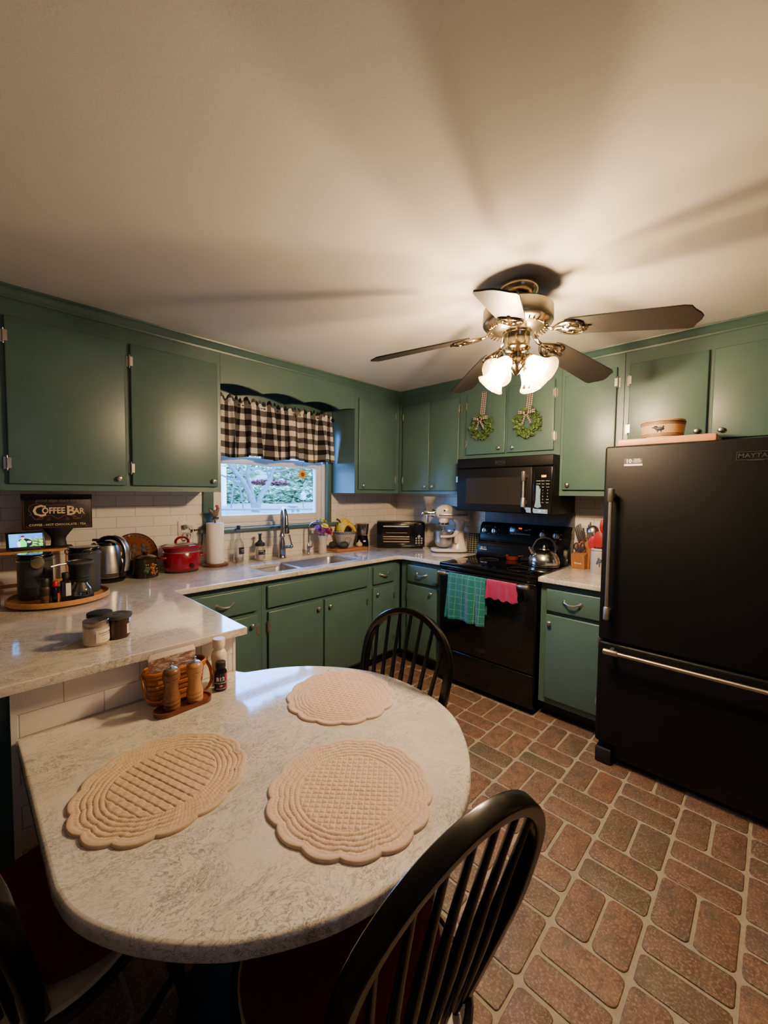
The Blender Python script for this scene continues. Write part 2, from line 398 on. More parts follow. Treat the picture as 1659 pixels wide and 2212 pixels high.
# ------------------------------------------------------------------ window
w = bpy.data.objects.new('window_1', None); COL.objects.link(w); w['kind'] = 'structure'
def frame(b, x0, x1, z0, z1, wd, y0, y1, bev=.004):
    b.box(x0, x0 + wd, y0, y1, z0, z1, bev); b.box(x1 - wd, x1, y0, y1, z0, z1, bev); b.box(x0 + wd, x1 - wd, y0, y1, z0, z0 + wd, bev); b.box(x0 + wd, x1 - wd, y0, y1, z1 - wd, z1, bev)
b = MB(); frame(b, WX0 + .002, WX1 - .002, WZ0 + .002, WZ1 - .002, .03, .02, .135); part('window_frame', b, WHITE, w)
b = MB(); frame(b, WX0 + .032, WX1 - .032, 1.198, 1.70, .058, .04, .085, .006); part('lower_sash', b, WHITE, w)
b = MB(); frame(b, WX0 + .032, WX1 - .032, 1.66, WZ1 - .032, .05, .088, .125, .006); part('upper_sash', b, WHITE, w)
b = MB(); b.box(WX0 + .088, WX1 - .088, .06, .064, 1.254, 1.645); part('glass_pane', b, PANE, w)
b = MB(); b.box(WX0 + .08, WX1 - .08, .104, .108, 1.705, WZ1 - .08); part('glass_pane', b, PANE, w)
b = MB(); b.box(WX0 - .065, WX0, -.02, .0, WZ0 - .0, WZ1, .003); b.box(WX1, WX1 + .040, -.02, 0, WZ0, WZ1, .003); b.box(WX0 - .065, WX1 + .04, -.02, 0, WZ1, 2.33, .003)
b.box(WX0, WX0 + .006, -.02, .02, WZ0, WZ1); b.box(WX1 - .006, WX1, -.02, .02, WZ0, WZ1); struct('trim_3', b, GREEN)
b = MB(); b.box(WX0 - .095, WX1 + .095, -.05, .03, WZ0 - .024, WZ0 + .001, .006); struct('trim_4', b, GREEN)

# ------------------------------------------------------------------ cabinets
def knob_mb(u, z, v=-.02):
    return MB().lathe([(0, .024), (.009, .0235), (.0135, .020), (.0145, .016), (.0125, .012), (.006, .009), (.0055, .003), (.009, .0015), (.0095, 0)], M=TR(u, v, z) @ RX(PI / 2), n=20)
def hinge_mb(u, z, s):
    b = MB(); b.cyl((u, -.014, z - .027), (u, -.014, z + .027), .0045, n=8); b.ball((u, -.014, z + .031), (.0035, .0035, .006), 8, 6); b.ball((u, -.014, z - .031), (.0035, .0035, .006), 8, 6)
    b.box(u if s > 0 else u - .014, u + .014 if s > 0 else u, -.0225, -.020, z - .024, z + .024); return b
def hinge2_mb(u, z, s):
    b = hinge_mb(u, z, s); q = -s
    b.box(min(u, u + q * .012), max(u, u + q * .012), -.0025, 0, z - .028, z + .028); return b
def pull_mb(u, z, w=.05):
    b = MB(); pts = catmull([(u - w, -.022, z + .002), (u - w * .8, -.034, z + .004), (u - w * .4, -.044, z - .003), (u, -.046, z - .006), (u + w * .4, -.044, z - .003), (u + w * .8, -.034, z + .004), (u + w, -.022, z + .002)], 5)
    b.tube(pts, [.0045 + .0022 * (abs(i / (len(pts) - 1) - .5) < .12 or abs(abs(i / (len(pts) - 1) - .5) - .42) < .06) for i in range(len(pts))], 8)
    for q in (-1, 1): b.lathe([(0, .004), (.009, .003), (.011, 0)], M=TR(u + q * w * .98, -.02, z + .003) @ RX(PI / 2), n=14, sy=1.3)
    return b
def cabinet(name, label, org, rz, u0, u1, z0, z1, depth, doors=(), drawers=(), toe=False, group=None, tall_front=True, ctop=None, panels=()):
    t = thing(name, label, 'cabinet', (org[0], org[1], 0), rz, group)
    zb = .1 if toe else z0; ct = ctop or z1
    b = MB(); b.box(u0, u1, .02, depth, zb, ct)
    b.box(u0, u1, 0, .02, zb, z1, .001, 1); part('carcass', b, GREEN, t)
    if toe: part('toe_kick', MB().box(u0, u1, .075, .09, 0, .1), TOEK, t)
    for d in doors:
        a, c, e, f, side, kn = d
        o = part('door', MB().box(a, c, -.02, -.001, e, f, .0055, 3), GREEN, t)
        if side:
            u = a - .003 if side == 'L' else c + .003; s_ = 1 if side == 'L' else -1
            for zz in (e + .095, f - .095): part('hinge', hinge2_mb(u, zz, s_), NICKEL, o)
        if kn: part('knob', knob_mb(*kn), NICKEL, o)
    for a, c, e, f, pl in drawers:
        o = part('drawer', MB().box(a, c, -.02, -.001, e, f, .0055, 3), GREEN, t)
        if pl: part('handle', pull_mb((a + c) / 2, (e + f) / 2), NICKEL, o)
    for a, c, e, f in panels: part('false_front', MB().box(a, c, -.02, -.001, e, f, .0055, 3), GREEN, t)
    return t
UB, UT = 1.4307, CZ - .002; DB, DT = 1.464, 2.233; S = -PI / 2
W_ = (0, -.325)
cabinet('wall_cabinet', 'green wall cabinet with two wide flat doors above the coffee sign', W_, 0, -3.65, -2.027, UB, UT, .323, [(-3.53, -3.06, DB, DT, None, (-3.1, 1.5)), (-3.031, -2.557, DB, DT, 'L', (-2.594, 1.5)), (-2.53, -2.053, DB, DT, 'L', (-2.086, 1.5))], group='green wall cabinets')
cabinet('wall_cabinet', 'narrow green wall cabinet with one door right of the window', W_, 0, -.881, -.326, UB, UT, .323, [(-.847, -.392, DB, DT, 'R', (-.806, 1.497))], group='green wall cabinets')
S_ = (-.325, 0)
cabinet('wall_cabinet', 'green corner wall cabinet with paired doors above the stand mixer', S_, S, .327, 1.03, UB, UT, .323, [(.385, .6935, DB - .006, DT - .006, 'L', (.659, 1.495)), (.6965, .998, DB - .006, DT - .006, 'R', (.741, 1.495))], group='green wall cabinets')
cabinet('wall_cabinet', 'short green wall cabinet above the microwave with wreaths on its two doors', S_, S, 1.031, 1.8145, 1.712, UT, .323, [(1.068, 1.409, 1.748, DT, 'L', (1.366, 1.787)), (1.427, 1.773, 1.748, DT, 'R', (1.475, 1.782))], group='green wall cabinets')
cabinet('wall_cabinet', 'tall green wall cabinet with one door between microwave and refrigerator', S_, S, 1.8155, 2.192, UB, UT, .323, [(1.838, 2.153, 1.47, DT, 'R', (1.878, 1.505))], group='green wall cabinets')
cabinet('wall_cabinet', 'green wall cabinet above the black refrigerator behind the striped bowl', S_, S, 2.194, 3.2, 1.73, UT, .323, [(2.222, 2.6, 1.75, DT, 'L', (2.56, 1.798)), (2.622, 3.0, 1.75, DT, None, (2.664, 1.794))], group='green wall cabinets')
# scalloped valance board over the window
out = [(-2.026, 2.16)]; xs = np.linspace(-2.026, -.882, 97); per = .345
for x in xs: out.append((float(x), 2.108 + .03 * abs(math.sin(PI * (x + 2.075) / per)) ** .9))
out[0] = (-2.026, UT); out.append((-.882, UT))
b = MB(); b.prism([(x, z) for x, z in out], -.02, 0, M=TR(0, -.325, 0) @ RX(PI / 2)); single('valance_board', b, GREEN, 'green scalloped wooden valance board spanning above the window', 'valance')

LW = (0, -.61); TOP = .8835
cabinet('base_cabinet', 'green base cabinet with a drawer over a door left of the sink', LW, 0, -2.452, -1.905, 0, TOP, .605, [(-2.35, -1.938, .12, .678, 'R', (-1.98, .62))], [(-2.35, -1.94, .704, .846, True)], True, 'green base cabinets')
cabinet('base_cabinet', 'wide green sink base cabinet with two doors under a long blank front', LW, 0, -1.904, -.973, 0, TOP, .605, [(-1.864, -1.444, .12, .679, 'L', (-1.482, .625)), (-1.422, -1.008, .12, .677, 'R', (-1.383, .625))], [], True, 'green base cabinets', ctop=.62, panels=[(-1.87, -1.007, .704, .845)])
cabinet('base_cabinet', 'narrow green base cabinet in the corner, on the window side', LW, 0, -.972, -.612, 0, TOP, .605, [(-.942, -.70, .12, .677, 'R', (-.905, .625))], [(-.94, -.70, .704, .844, True)], True, 'green base cabinets')
LS = (-.61, 0)
cabinet('base_cabinet', 'narrow green base cabinet with drawer left of the range', LS, S, .632, 1.052, 0, TOP, .605, [(.709, 1.012, .12, .68, 'L', (.965, .64))], [(.709, 1.012, .706, .843, True)], True, 'green base cabinets')
cabinet('base_cabinet', 'green base cabinet with drawer and door between range and refrigerator', LS, S, 1.832, 2.225, 0, TOP, .605, [(1.873, 2.19, .142, .681, 'R', (1.9, .63))], [(1.873, 2.19, .705, .843, True)], True, 'green base cabinets')
t = thing('base_cabinet', 'green peninsula base cabinet under the coffee counter, behind the tiled half wall', 'cabinet', (-3.0, -.7, 0), 0, 'green base cabinets')
part('carcass', MB().box(-.65, .545, -.669, .69, 0, TOP, .002, 1), GREEN, t)
# tiled half wall at the table
b = MB(); b.box(-3.085, -2.462, -1.40, -1.371, 0, TOP); hw = struct('wall_peninsula', b, m_tile('x', 3.0815, -.8085, .2))
part('edge_trim', MB().box(-3.099, -3.085, -1.402, -1.371, 0, TOP).box(-2.462, -2.452, -1.402, -1.371, 0, TOP), WHITE, hw)

# ------------------------------------------------------------------ worktops and sink
arc = [(-.65 - .06 + .06 * math.sin(a), -.65 - .06 + .06 * math.cos(a)) for a in np.linspace(0, PI / 2, 7)]
outl = [(-3.65, 0), (-3.65, -1.44), (-2.4224, -1.44), (-2.4224, -.65)] + [(float(x), float(y)) for x, y in arc] + [(-.65, -1.056), (0, -1.056), (0, 0)]
hole = [(x, y) for x, y in rrect(-1.80, -1.03, -.55, -.17, .06)]
def sinkhole(e=0):
    P = [(-1.825, -.555), (-1.0, -.555), (-1.0, -.155), (-1.50, -.155), (-1.545, -.26), (-1.825, -.26)]; n = len(P); o = []
    for i in range(n):
        p, a, c = Vector(P[i]), Vector(P[i - 1]), Vector(P[(i + 1) % n]); r = .035 if i in (3, 4) else .06
        d1 = (a - p).normalized(); d2 = (c - p).normalized()
        for k in range(7):
            t = k / 6; o.append(tuple((p + d1 * r * (1 - t)) * (1 - t) + (p + d2 * r * t) * t if False else (p + d1 * r * (1 - t) ** 2 + d2 * r * t ** 2)))
    if e:
        cx = sum(x for x, y in o) / len(o); cy = sum(y for x, y in o) / len(o)
    return o
me = curve_mesh('worktop', [outl, sinkhole()], .8838, .914, .004)
tag(link('worktop', me, QUARTZ), 'L-shaped pale veined quartz worktop with the sink, running onto the coffee peninsula', 'worktop')
me = curve_mesh('worktop', [[(-.65, -1.826), (-.65, -2.228), (0, -2.228), (0, -1.826)]], .8838, .914, .004)
tag(link('worktop', me, QUARTZ), 'short pale quartz worktop under the knife block beside the refrigerator', 'worktop')
sk = thing('sink', 'stainless double bowl undermount sink set in the worktop below the window', 'sink', (-1.41, -.36, .9))
def bowl(x0, x1, y0, y1, d):
    b = MB(); L = [(0, .0), (0, -.01), (.008, -.03), (.014, -d + .03), (.03, -d + .006), (.05, -d)]; rings = []
    for ins, z in L: rings.append([b.bm.verts.new((x, y, z)) for x, y in rrect(x0 + ins, x1 - ins, y0 + ins, y1 - ins, max(.055 - ins * .3, .02), 6)])
    for A, B_ in zip(rings, rings[1:]):
        n = len(A)
        for t in range(n): b.bm.faces.new([A[t], A[(t + 1) % n], B_[(t + 1) % n], B_[t]])
    b.bm.faces.new(rings[-1]); return b
part('basin', bowl(-.422, -.126, -.203, .11, .19), STEEL, sk, 30); part('basin', bowl(-.110, .418, -.203, .213, .21), STEEL, sk, 30)
b = MB(); b.box(-.132, -.108, -.195, .13, -.05, -.002, .004); part('divider', b, STEEL, sk)
for x in (-.26, .14): part('drain', MB().lathe([(0, .002), (.02, .002), (.03, .004), (.042, .001)], o=(x, -.04, -.188 if x < 0 else -.208)), CHROME, sk)

# ------------------------------------------------------------------ peninsula table
E1 = [(-3.079, -2.01), (-3.069, -2.067), (-3.056, -2.106), (-3.037, -2.146), (-3.014, -2.186), (-2.991, -2.219), (-2.959, -2.259), (-2.928, -2.292), (-2.895, -2.322), (-2.847, -2.355), (-2.808, -2.378), (-2.76, -2.402), (-2.68, -2.427), (-2.588, -2.440), (-2.515, -2.442), (-2.438, -2.432), (-2.368, -2.408), (-2.315, -2.38), (-2.229, -2.32), (-2.157, -2.25), (-2.118, -2.199), (-2.089, -2.143), (-2.066, -2.07), (-2.053, -1.98), (-2.055, -1.89), (-2.073, -1.8), (-2.115, -1.71), (-2.17, -1.63), (-2.235, -1.56), (-2.304, -1.508), (-2.352, -1.481), (-2.40, -1.46), (-2.435, -1.442), (-2.4535, -1.404)]
E2 = [(p.x, p.y) for p in catmull([(x, y, 0) for x, y in E1], 3)]
me = curve_mesh('tabletop', [[(-3.09, -1.404), (-3.085, -1.7)] + E2], .708, .742, .009, 3)
t = thing('peninsula_table', 'round-ended pale quartz table joined to the tiled half wall, with placemats on it', 'table', (-2.6, -1.9, 0))
o = link('tabletop', me, QUARTZ, t); me.transform(Matrix.Translation((2.6, 1.9, 0)))
part('pedestal', MB().lathe([(.24, 0), (.24, .02), (.1, .05), (.055, .1), (.05, .62), (.12, .66), (.13, .7075)], n=28), BLACKM, t)

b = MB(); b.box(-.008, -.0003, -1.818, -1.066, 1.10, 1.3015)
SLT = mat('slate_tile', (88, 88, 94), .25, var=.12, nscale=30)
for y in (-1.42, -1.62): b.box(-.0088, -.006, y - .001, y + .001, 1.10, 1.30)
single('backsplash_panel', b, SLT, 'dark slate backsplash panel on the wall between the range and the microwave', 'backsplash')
# ------------------------------------------------------------------ refrigerator (front faces -x; local u = right, v = into the wall)
t = thing('refrigerator', 'black two-door refrigerator with steel bar handles and bottom freezer drawer', 'refrigerator', (-.83, -2.237, 0), S)
part('cabinet_body', MB().box(.004, .906, .06, .80, .05, 1.68, .006), BLACKA, t)
def rdoor(z0, z1):
    b = MB(); b.box(0, .91, 0, .056, z0, z1, .014, 4); return b
d = part('door', rdoor(.672, 1.692), BLACKA, t); f = part('freezer_drawer', rdoor(.115, .662), BLACKA, t)
def bar(p0, p1, off):
    p0, p1 = Vector(p0), Vector(p1); dr = (p1 - p0).normalized(); b = MB()
    b.tube([p0, p1], .0095, 16); return b
def ends(p0, p1, par, r=.0155):
    p0, p1 = Vector(p0), Vector(p1); dr = (p1 - p0).normalized()
    for p, s_ in ((p0, 1), (p1, -1)):
        b = MB(); b.tube([p - dr * s_ * .004, p - dr * s_ * .001, p + dr * s_ * .06, p + dr * s_ * .064], [r * .8, r, r * .95, r * .75], 18)
        b.box(p.x - .009 + dr.x * s_ * .03, p.x + .009 + dr.x * s_ * .03, p.y, .003, p.z - .012 + dr.z * s_ * .03, p.z + .012 + dr.z * s_ * .03, .003)
        part('handle_end', b, BAR, par)
for par, p0, p1 in ((d, (.05, -.052, .80), (.05, -.052, 1.47)), (f, (.045, -.052, .63), (.865, -.052, .63))):
    h = part('handle', bar(p0, p1, 0), BAR, par); ends(p0, p1, par)
b = MB(); b.box(.02, .89, .05, .07, .028, .105); part('grille', b, BLACKM, t)
for u in (.03, .845): part('foot', MB().box(u - .026, u + .052, .0, .07, .002, .082, .008), BLACKM, t)
s_ = part('sticker', MB().box(.092, .172, -.0012, .001, 1.588, 1.625), mat('sticker_dark', (60, 58, 62), .4, var=0), d, label='dark warranty sticker with white lettering')
paint(s_, MB().box(.092, .172, -.0016, -.0011, 1.588, 1.597), WHITETXT)
MR = (PI / 2, 0, 0)
text('lettering', '10', .026, WHITETXT, s_, (.112, -.0016, 1.611), MR, bold=.0008); text('lettering', 'YEAR', .012, WHITETXT, s_, (.148, -.0016, 1.618), MR); text('lettering', 'LIMITED PARTS\nWARRANTY', .006, WHITETXT, s_, (.148, -.0016, 1.608), MR)
DIMBADGE = mat('pewter_badge', (88, 88, 92), .35, .7, var=0)
def badge(u, z, w, h, par, fs, v=-.001):
    b = MB(); frame(b, u - w / 2, u + w / 2, z - h / 2, z + h / 2, .0022, v - .0015, v + .001, 0); b.box(u - w * .2, u + w * .2, v - .0015, v, z - h / 2 - .003, z - h / 2 + .002)
    q = part('badge', b, DIMBADGE, par); text('lettering', 'MAYTAG', fs, DIMBADGE, q, (u, v - .0005, z), MR, .0006, bold=.0004, sx=1.1); return q
badge(.585, 1.615, .125, .036, d, .026)

# ------------------------------------------------------------------ range
t = thing('range', 'black electric range with glass cooktop, backguard knobs and towels on its handle', 'stove', (-.65, -1.063, 0), S)
part('side_body', MB().box(.002, .755, .02, .60, .03, .895), BLACKG, t)
b = MB(); b.box(-.0, .757, -.012, .585, .895, .917, .006, 3); part('cooktop', b, mat('cooktop_glass', (8, 8, 9), .04, var=0), t)
b = MB(); b.box(.0, .757, -.008, .03, .866, .896, .006); part('front_rail', b, BLACKG, t)
d = part('oven_door', MB().box(.004, .753, -.012, .03, .272, .862, .008, 3), BLACKG, t)
part('oven_window', MB().box(.135, .672, -.0135, -.011, .40, .64, .001, 1), mat('oven_glass', (22, 22, 24), .06, var=0), d)
h = part('handle', MB().tube([(.03, -.062, .846), (.727, -.062, .846)], .0095, 16), STEEL, d); ends((.03, -.062, .846), (.727, -.062, .846), d, .0165)
badge(.365, .327, .085, .024, d, .017, -.0125)
part('storage_drawer', MB().box(.004, .753, -.012, .03, .04, .262, .01, 3), BLACKG, t)
b = MB(); V = [(0, .5, .917), (0, .6, .917), (0, .645, 1.195), (0, .60, 1.197), (0, .572, 1.165), (0, .555, 1.05), (0, .53, 1.03), (0, .525, .96)]
A = [b.bm.verts.new((.0, y, z)) for _, y, z in V]; B_ = [b.bm.verts.new((.757, y, z)) for _, y, z in V]; n = len(V)
b.bm.faces.new(A); b.bm.faces.new(B_[::-1])
for i in range(n): b.bm.faces.new([A[i], B_[i], B_[(i + 1) % n], A[(i + 1) % n]])
bmesh.ops.bevel(b.bm, geom=b.bm.edges[:], offset=.006, segments=2, affect='EDGES')
bg = part('backguard', b, BLACKG, t)
BGR = (PI / 2 + math.radians(-8.4), 0, 0)
def bgp(z): return .5632 + (z - 1.107) * .148
for u in (.052, .142, .55, .652):
    z = 1.125; M = TR(u, bgp(z) - .001, z) @ RX(math.radians(-8.4)) @ RX(PI / 2)
    k = part('knob', MB().lathe([(0, .026), (.016, .026), (.019, .023), (.021, .002), (.023, 0)], n=24, M=M).box(-.004, .004, -.02, .02, .024, .032, .002, M=M), NICKEL, bg)
    for i in range(-3, 4):
        a = i * .55; pass
    for tx, du, dz in (('HI', .034, .012), ('LO', -.001, -.037), ('OFF', -.0, .034), ('MED', .032, -.022)):
        text('lettering', tx, .007, WHITETXT, bg, (u + du, bgp(z + dz) - .003, z + dz), BGR)
b = MB(); M = TR(.365, bgp(1.135), 1.135) @ RX(math.radians(-8.4)); b.box(-.09, .09, -.0025, .001, -.03, .045, .002, M=M); pn = part('control_panel', b, mat('panel_glass', (16, 16, 18), .12, var=0), bg)
text('clock', '9:24', .016, glow('red_digits', (255, 60, 20), 2.5), pn, (.365, bgp(1.162) - .004, 1.162), BGR)
for i, tx in enumerate(('BAKE', 'BROIL', 'WARM', 'CLEAN', 'TIMER', 'CLOCK')):
    text('lettering', tx, .008, WHITETXT, pn, (.30 + i * .027, bgp(1.118) - .004, 1.118), BGR)
for i, tx in enumerate(('OVEN', 'LIGHT', 'CANCEL', 'START')):
    text('lettering', tx, .007, WHITETXT, pn, (.285 + (i % 2) * .028 + (i // 2) * .13, bgp(1.15) - .004, 1.15 + .008 * (i % 2)), BGR)
st = part('sticker', MB().box(.03, .096, .519, .526, .966, .992), mat('sticker_dark', (60, 58, 62), .4, var=0), bg, label='dark warranty sticker with white lettering')
text('lettering', '10', .02, WHITETXT, st, (.046, .5188, .982), MR, bold=.0008); text('lettering', 'YEAR', .009, WHITETXT, st, (.076, .5188, .986), MR); paint(st, MB().box(.03, .096, .5183, .5192, .966, .972), WHITETXT)
for (u, v, r) in ((.2, .14, .1), (.56, .14, .075), (.2, .38, .075), (.56, .38, .1)):
    b = MB(); b.tube([(u + r * math.cos(a), v + r * math.sin(a), .9171) for a in np.linspace(0, 2 * PI, 49)[:-1]], .0009, 4, True); part('burner_ring', b, mat('burner_print', (52, 52, 54), .3, var=0), t)
b = MB()
for u in (.04, .71):
    for v in (.06, .52): b.cyl((u, v, 0), (u, v, .032), .018)
part('foot', b, BLACKM, t)

# ------------------------------------------------------------------ microwave
t = thing('microwave', 'black over-the-range microwave with steel bar handle and glowing clock', 'microwave', (-.4448, -1.063, 0), S)
part('case', MB().box(0, .751, .022, .443, 1.302, 1.7095, .004), BLACKA, t)
part('vent_band', MB().box(0, .757, -.004, .02, 1.634, 1.7095, .008, 3), BLACKA, t); bdg = badge(.372, 1.668, .075, .026, t, .018, -.0045)
d = part('door', MB().box(0, .615, -.004, .02, 1.302, 1.631, .01, 3), BLACKA, t)
part('door_window', MB().box(.085, .535, -.0055, -.003, 1.362, 1.558, .001, 1), mat('mw_window', (40, 38, 36), .12, var=0), d)
h = part('handle', MB().tube([(.575, -.05, 1.36), (.575, -.05, 1.585)], .0085, 16), BAR, d); ends((.575, -.05, 1.352), (.575, -.05, 1.593), d, .015)
cp = part('control_panel', MB().box(.617, .757, -.004, .02, 1.302, 1.631, .01, 3), BLACKG, t)
text('clock', '1:24', .02, glow('amber_digits', (255, 170, 20), 5), cp, (.695, -.0045, 1.562), MR, bold=.0006)
K = [('POPCORN', 'REHEAT', 'DEFROST'), ('POTATO', 'PIZZA', 'SENSOR'), ('SOFTEN', 'MELT', 'WARM'), ('1', '2', '3'), ('4', '5', '6'), ('7', '8', '9'), ('POWER', '0', 'TIMER'), ('CANCEL', 'ADD', 'START')]
for r, row in enumerate(K):
    for c, tx in enumerate(row): text('lettering', tx, .0065 if len(tx) > 1 else .010, WHITETXT, cp, (.66 + c * .032, -.0044, 1.53 - r * .021), MR)
FILM = mat('blue_film', (118, 146, 178), .35, var=.25, nscale=120, bump=.5, bscale=150)
part('protective_film', MB().prism([(.645, 1.50), (.664, 1.497), (.668, 1.48), (.676, 1.478), (.674, 1.42), (.678, 1.37), (.684, 1.355), (.66, 1.345), (.636, 1.352), (.644, 1.40)], 0, .0008, M=TR(0, -.0042, 0) @ RX(PI / 2)), FILM, cp, label='wrinkled pale blue protective film')
fl = part('protective_film', MB().prism([(.627, 1.345), (.64, 1.338), (.728, 1.337), (.727, 1.308), (.632, 1.309), (.625, 1.32)], 0, .0008, M=TR(0, -.0042, 0) @ RX(PI / 2)), FILM, cp, label='wrinkled pale blue protective film')
text('lettering', '10', .018, WHITETXT, fl, (.675, -.0055, 1.323), MR, bold=.0008); text('lettering', 'YEAR', .009, WHITETXT, fl, (.703, -.0055, 1.326), MR)
part('protective_film', MB().prism([(.562, 1.348), (.61, 1.345), (.612, 1.31), (.58, 1.312), (.575, 1.328), (.562, 1.338)], 0, .0008, M=TR(0, -.0045, 0) @ RX(PI / 2)), FILM, d, label='wrinkled pale blue protective film')

# ------------------------------------------------------------------ towels on the oven handle
def towel(name, label, m, u0, u1, zb_f, zb_b, w1, w2, amp, seed, un=48, wav=0):
    rnd = random.Random(seed); ph = [rnd.uniform(0, 6) for _ in range(4)]; r = .0125; zc = .846; Lf = zc - zb_f; Lb = zc - zb_b; Lc = PI * r; tot = Lf + Lc + Lb
    def fn(i, j):
        s_ = j * tot
        if s_ < Lf: y, z = -.062 - r, zb_f + s_; k = 1 - s_ / Lf
        elif s_ < Lf + Lc: a = (s_ - Lf) / r; y, z = -.062 - r * math.cos(a), zc + r * math.sin(a); k = 0
        else: y, z = -.062 + r * 1.0, zc - (s_ - Lf - Lc); k = -.3
        a0, a1 = (u0 + (w1 if k > 0 else 0) * max(k, 0), u1 + (w2 if k > 0 else 0) * max(k, 0)); u = a0 + (a1 - a0) * i
        f = amp * max(k, 0) ** .7 * (math.sin(i * 9 + ph[0]) + .6 * math.sin(i * 17 + ph[1] + s_ * 4)); 
        if k > .9: z += wav * math.sin(i * 22 + ph[2])
        return (u, y - abs(f) * .9 - .002 * max(k, 0), z)
    b = MB(); b.grid(fn, un, 60, uv=lambda i, j: (i * (u1 - u0), j * tot)); me = b.mesh(name)
    o = link(name, me, m); o.location = (-.65, -1.063, 0); o.rotation_euler = (0, 0, S); md = o.modifiers.new('t', 'SOLIDIFY'); md.thickness = .003; md.offset = 0
    return tag(o, label, 'towel')
def m_teal():
    t = NT('teal_terry'); c = t.n('TexCoord'); sp = t.n('SeparateXYZ'); t.l(c.outputs['UV'], sp.inputs[0])
    ln = lambda o, s_, w: t.math('LESS_THAN', t.math('ABSOLUTE', t.math('SUBTRACT', t.math('FRACT', t.math('DIVIDE', o, s_)), .5)), w)
    nz = t.noise(t.coord('UV'), 700, 3); br = t.math('GREATER_THAN', t.noise(t.coord('UV'), 160, 2).outputs[0], .45)
    m = t.math('MULTIPLY', t.math('MAXIMUM', ln(sp.outputs[0], .05, .022), ln(sp.outputs[1], .047, .022)), br)
    base = t.ramp(nz.outputs[0], [(.3, srgb(14, 88, 86)), (.7, srgb(24, 116, 112))])
    t.set(col=t.mix(t.math('MULTIPLY', m, .6), base, srgb(150, 186, 176)), rough=.95, spec=.1, sheen=.3); t.bump(nz.outputs[0], .6, .003); return t.m
towel('kitchen_towel', 'teal terry towel with pale windowpane lines hanging on the oven handle', m_teal(), .125, .432, .53, .60, -.012, .006, .03, 2)
def m_knit():
    t = NT('pink_knit'); v = t.coord('UV'); w_ = t.n('TexWave', wave_type='BANDS', bands_direction='DIAGONAL'); t.l(v, w_.inputs[0]); w_.inputs['Scale'].default_value = 70; w_.inputs['Distortion'].default_value = 9; w_.inputs['Detail'].default_value = 3
    t.set(col=t.ramp(w_.outputs[0], [(.2, srgb(146, 28, 74)), (.8, srgb(172, 40, 92))]), rough=.95, spec=.1, sheen=.3); t.bump(w_.outputs[0], .8, .003); return t.m
towel('dish_cloth', 'crinkled magenta knitted dishcloth hanging on the oven handle beside the teal towel', m_knit(), .44, .652, .735, .76, .0, .018, .012, 5, wav=.006)
# ------------------------------------------------------------------ ceiling fan with light kit
FX, FY = -1.428, -2.028
FANM = mat('fan_nickel', (190, 176, 150), .22, 1, var=.04); BRASSY = mat('fan_polished', (214, 196, 160), .12, 1, var=0)
BLADE = wood('fan_blade', (25, 23, 21), (34, 31, 29), (2, 30, 30), .42); SHADE = clear('shade_glass', (255, 250, 240), .14, .06, .02, (255, 236, 200), .10)
BULB = glow('bulb_glow', BULB_COL, BULB_STR)
t = thing('ceiling_fan', 'brushed nickel ceiling fan with five dark blades and four lit glass shades', 'ceiling fan', (FX, FY, CZ))
part('canopy', MB().lathe([(.0, -.001), (.086, -.001), (.088, -.012), (.082, -.03), (.06, -.052), (.045, -.058), (.045, -.085)], n=40), FANM, t)
h = part('motor_housing', MB().lathe([(.045, -.084), (.1, -.088), (.142, -.094), (.15, -.102), (.152, -.16), (.148, -.168), (.138, -.176), (.09, -.196), (.064, -.2), (.062, -.21)], n=48), FANM, t)
b = MB()
for k in range(36):
    a = 2 * PI * k / 36; M = RZ(a) @ TR(.113, 0, -.1865) @ RY(.39)
    b.box(-.021, .021, -.0035, .0035, -.003, .003, .001, 1, M=M)
part('vent_fin', b, BRASSY, h)
part('switch_housing', MB().lathe([(.062, -.205), (.056, -.212), (.054, -.262), (.058, -.268), (.06, -.274), (.05, -.288), (.03, -.296), (.026, -.31), (.032, -.318), (.036, -.34), (.03, -.362), (.02, -.372), (.012, -.385), (0, -.39)], n=36), BRASSY, t)
def blade_geo():
    b = MB(); pts = [(.215, -.045), (.24, -.056), (.34, -.062), (.56, -.070), (.62, -.072), (.640, -.066), (.648, -.045), (.664, -.02), (.670, 0), (.664, .02), (.648, .045), (.640, .066), (.62, .072), (.56, .070), (.34, .062), (.24, .056), (.215, .045)]
    b.prism(pts, -.003, .003); return b
def iron_geo():
    b = MB(); b.tube(catmull([(.055, 0, .047), (.09, 0, .04), (.13, 0, .0), (.165, 0, -.006), (.2, 0, -.006)], 4), [.011] * 17, 8, fx=.5)
    for s_ in (-1, 1):
        b.tube(catmull([(.16, s_ * .004, -.008), (.2, s_ * .036, -.009), (.245, s_ * .046, -.008), (.275, s_ * .026, -.007), (.268, 0, -.007), (.24, -s_ * .006, -.008), (.215, s_ * .012, -.009), (.232, s_ * .026, -.009)], 4), .0072, 8)
    b.tube(catmull([(.2, 0, -.008), (.25, 0, -.009), (.3, 0, -.007)], 4), .0075, 8)
    for u, v in ((.235, .03), (.235, -.03), (.285, 0)): b.ball((u, v, -.011), (.007, .007, .004), 10, 6)
    return b
bm_, im_ = blade_geo().mesh('blade'), iron_geo().mesh('blade_iron')
bm_.materials.append(BLADE); im_.materials.append(BRASSY)
for k in range(5):
    a = -1.532 + k * 2 * PI / 5
    M = RZ(a) @ TR(.2, 0, -.224) @ RY(math.radians(10.5)) @ RX(math.radians(-12)) @ TR(-.2, 0, 0)
    o = bpy.data.objects.new('blade', bm_); COL.objects.link(o); o.parent = t; o.matrix_local = M
    i_ = bpy.data.objects.new('blade_iron', im_); COL.objects.link(i_); i_.parent = o
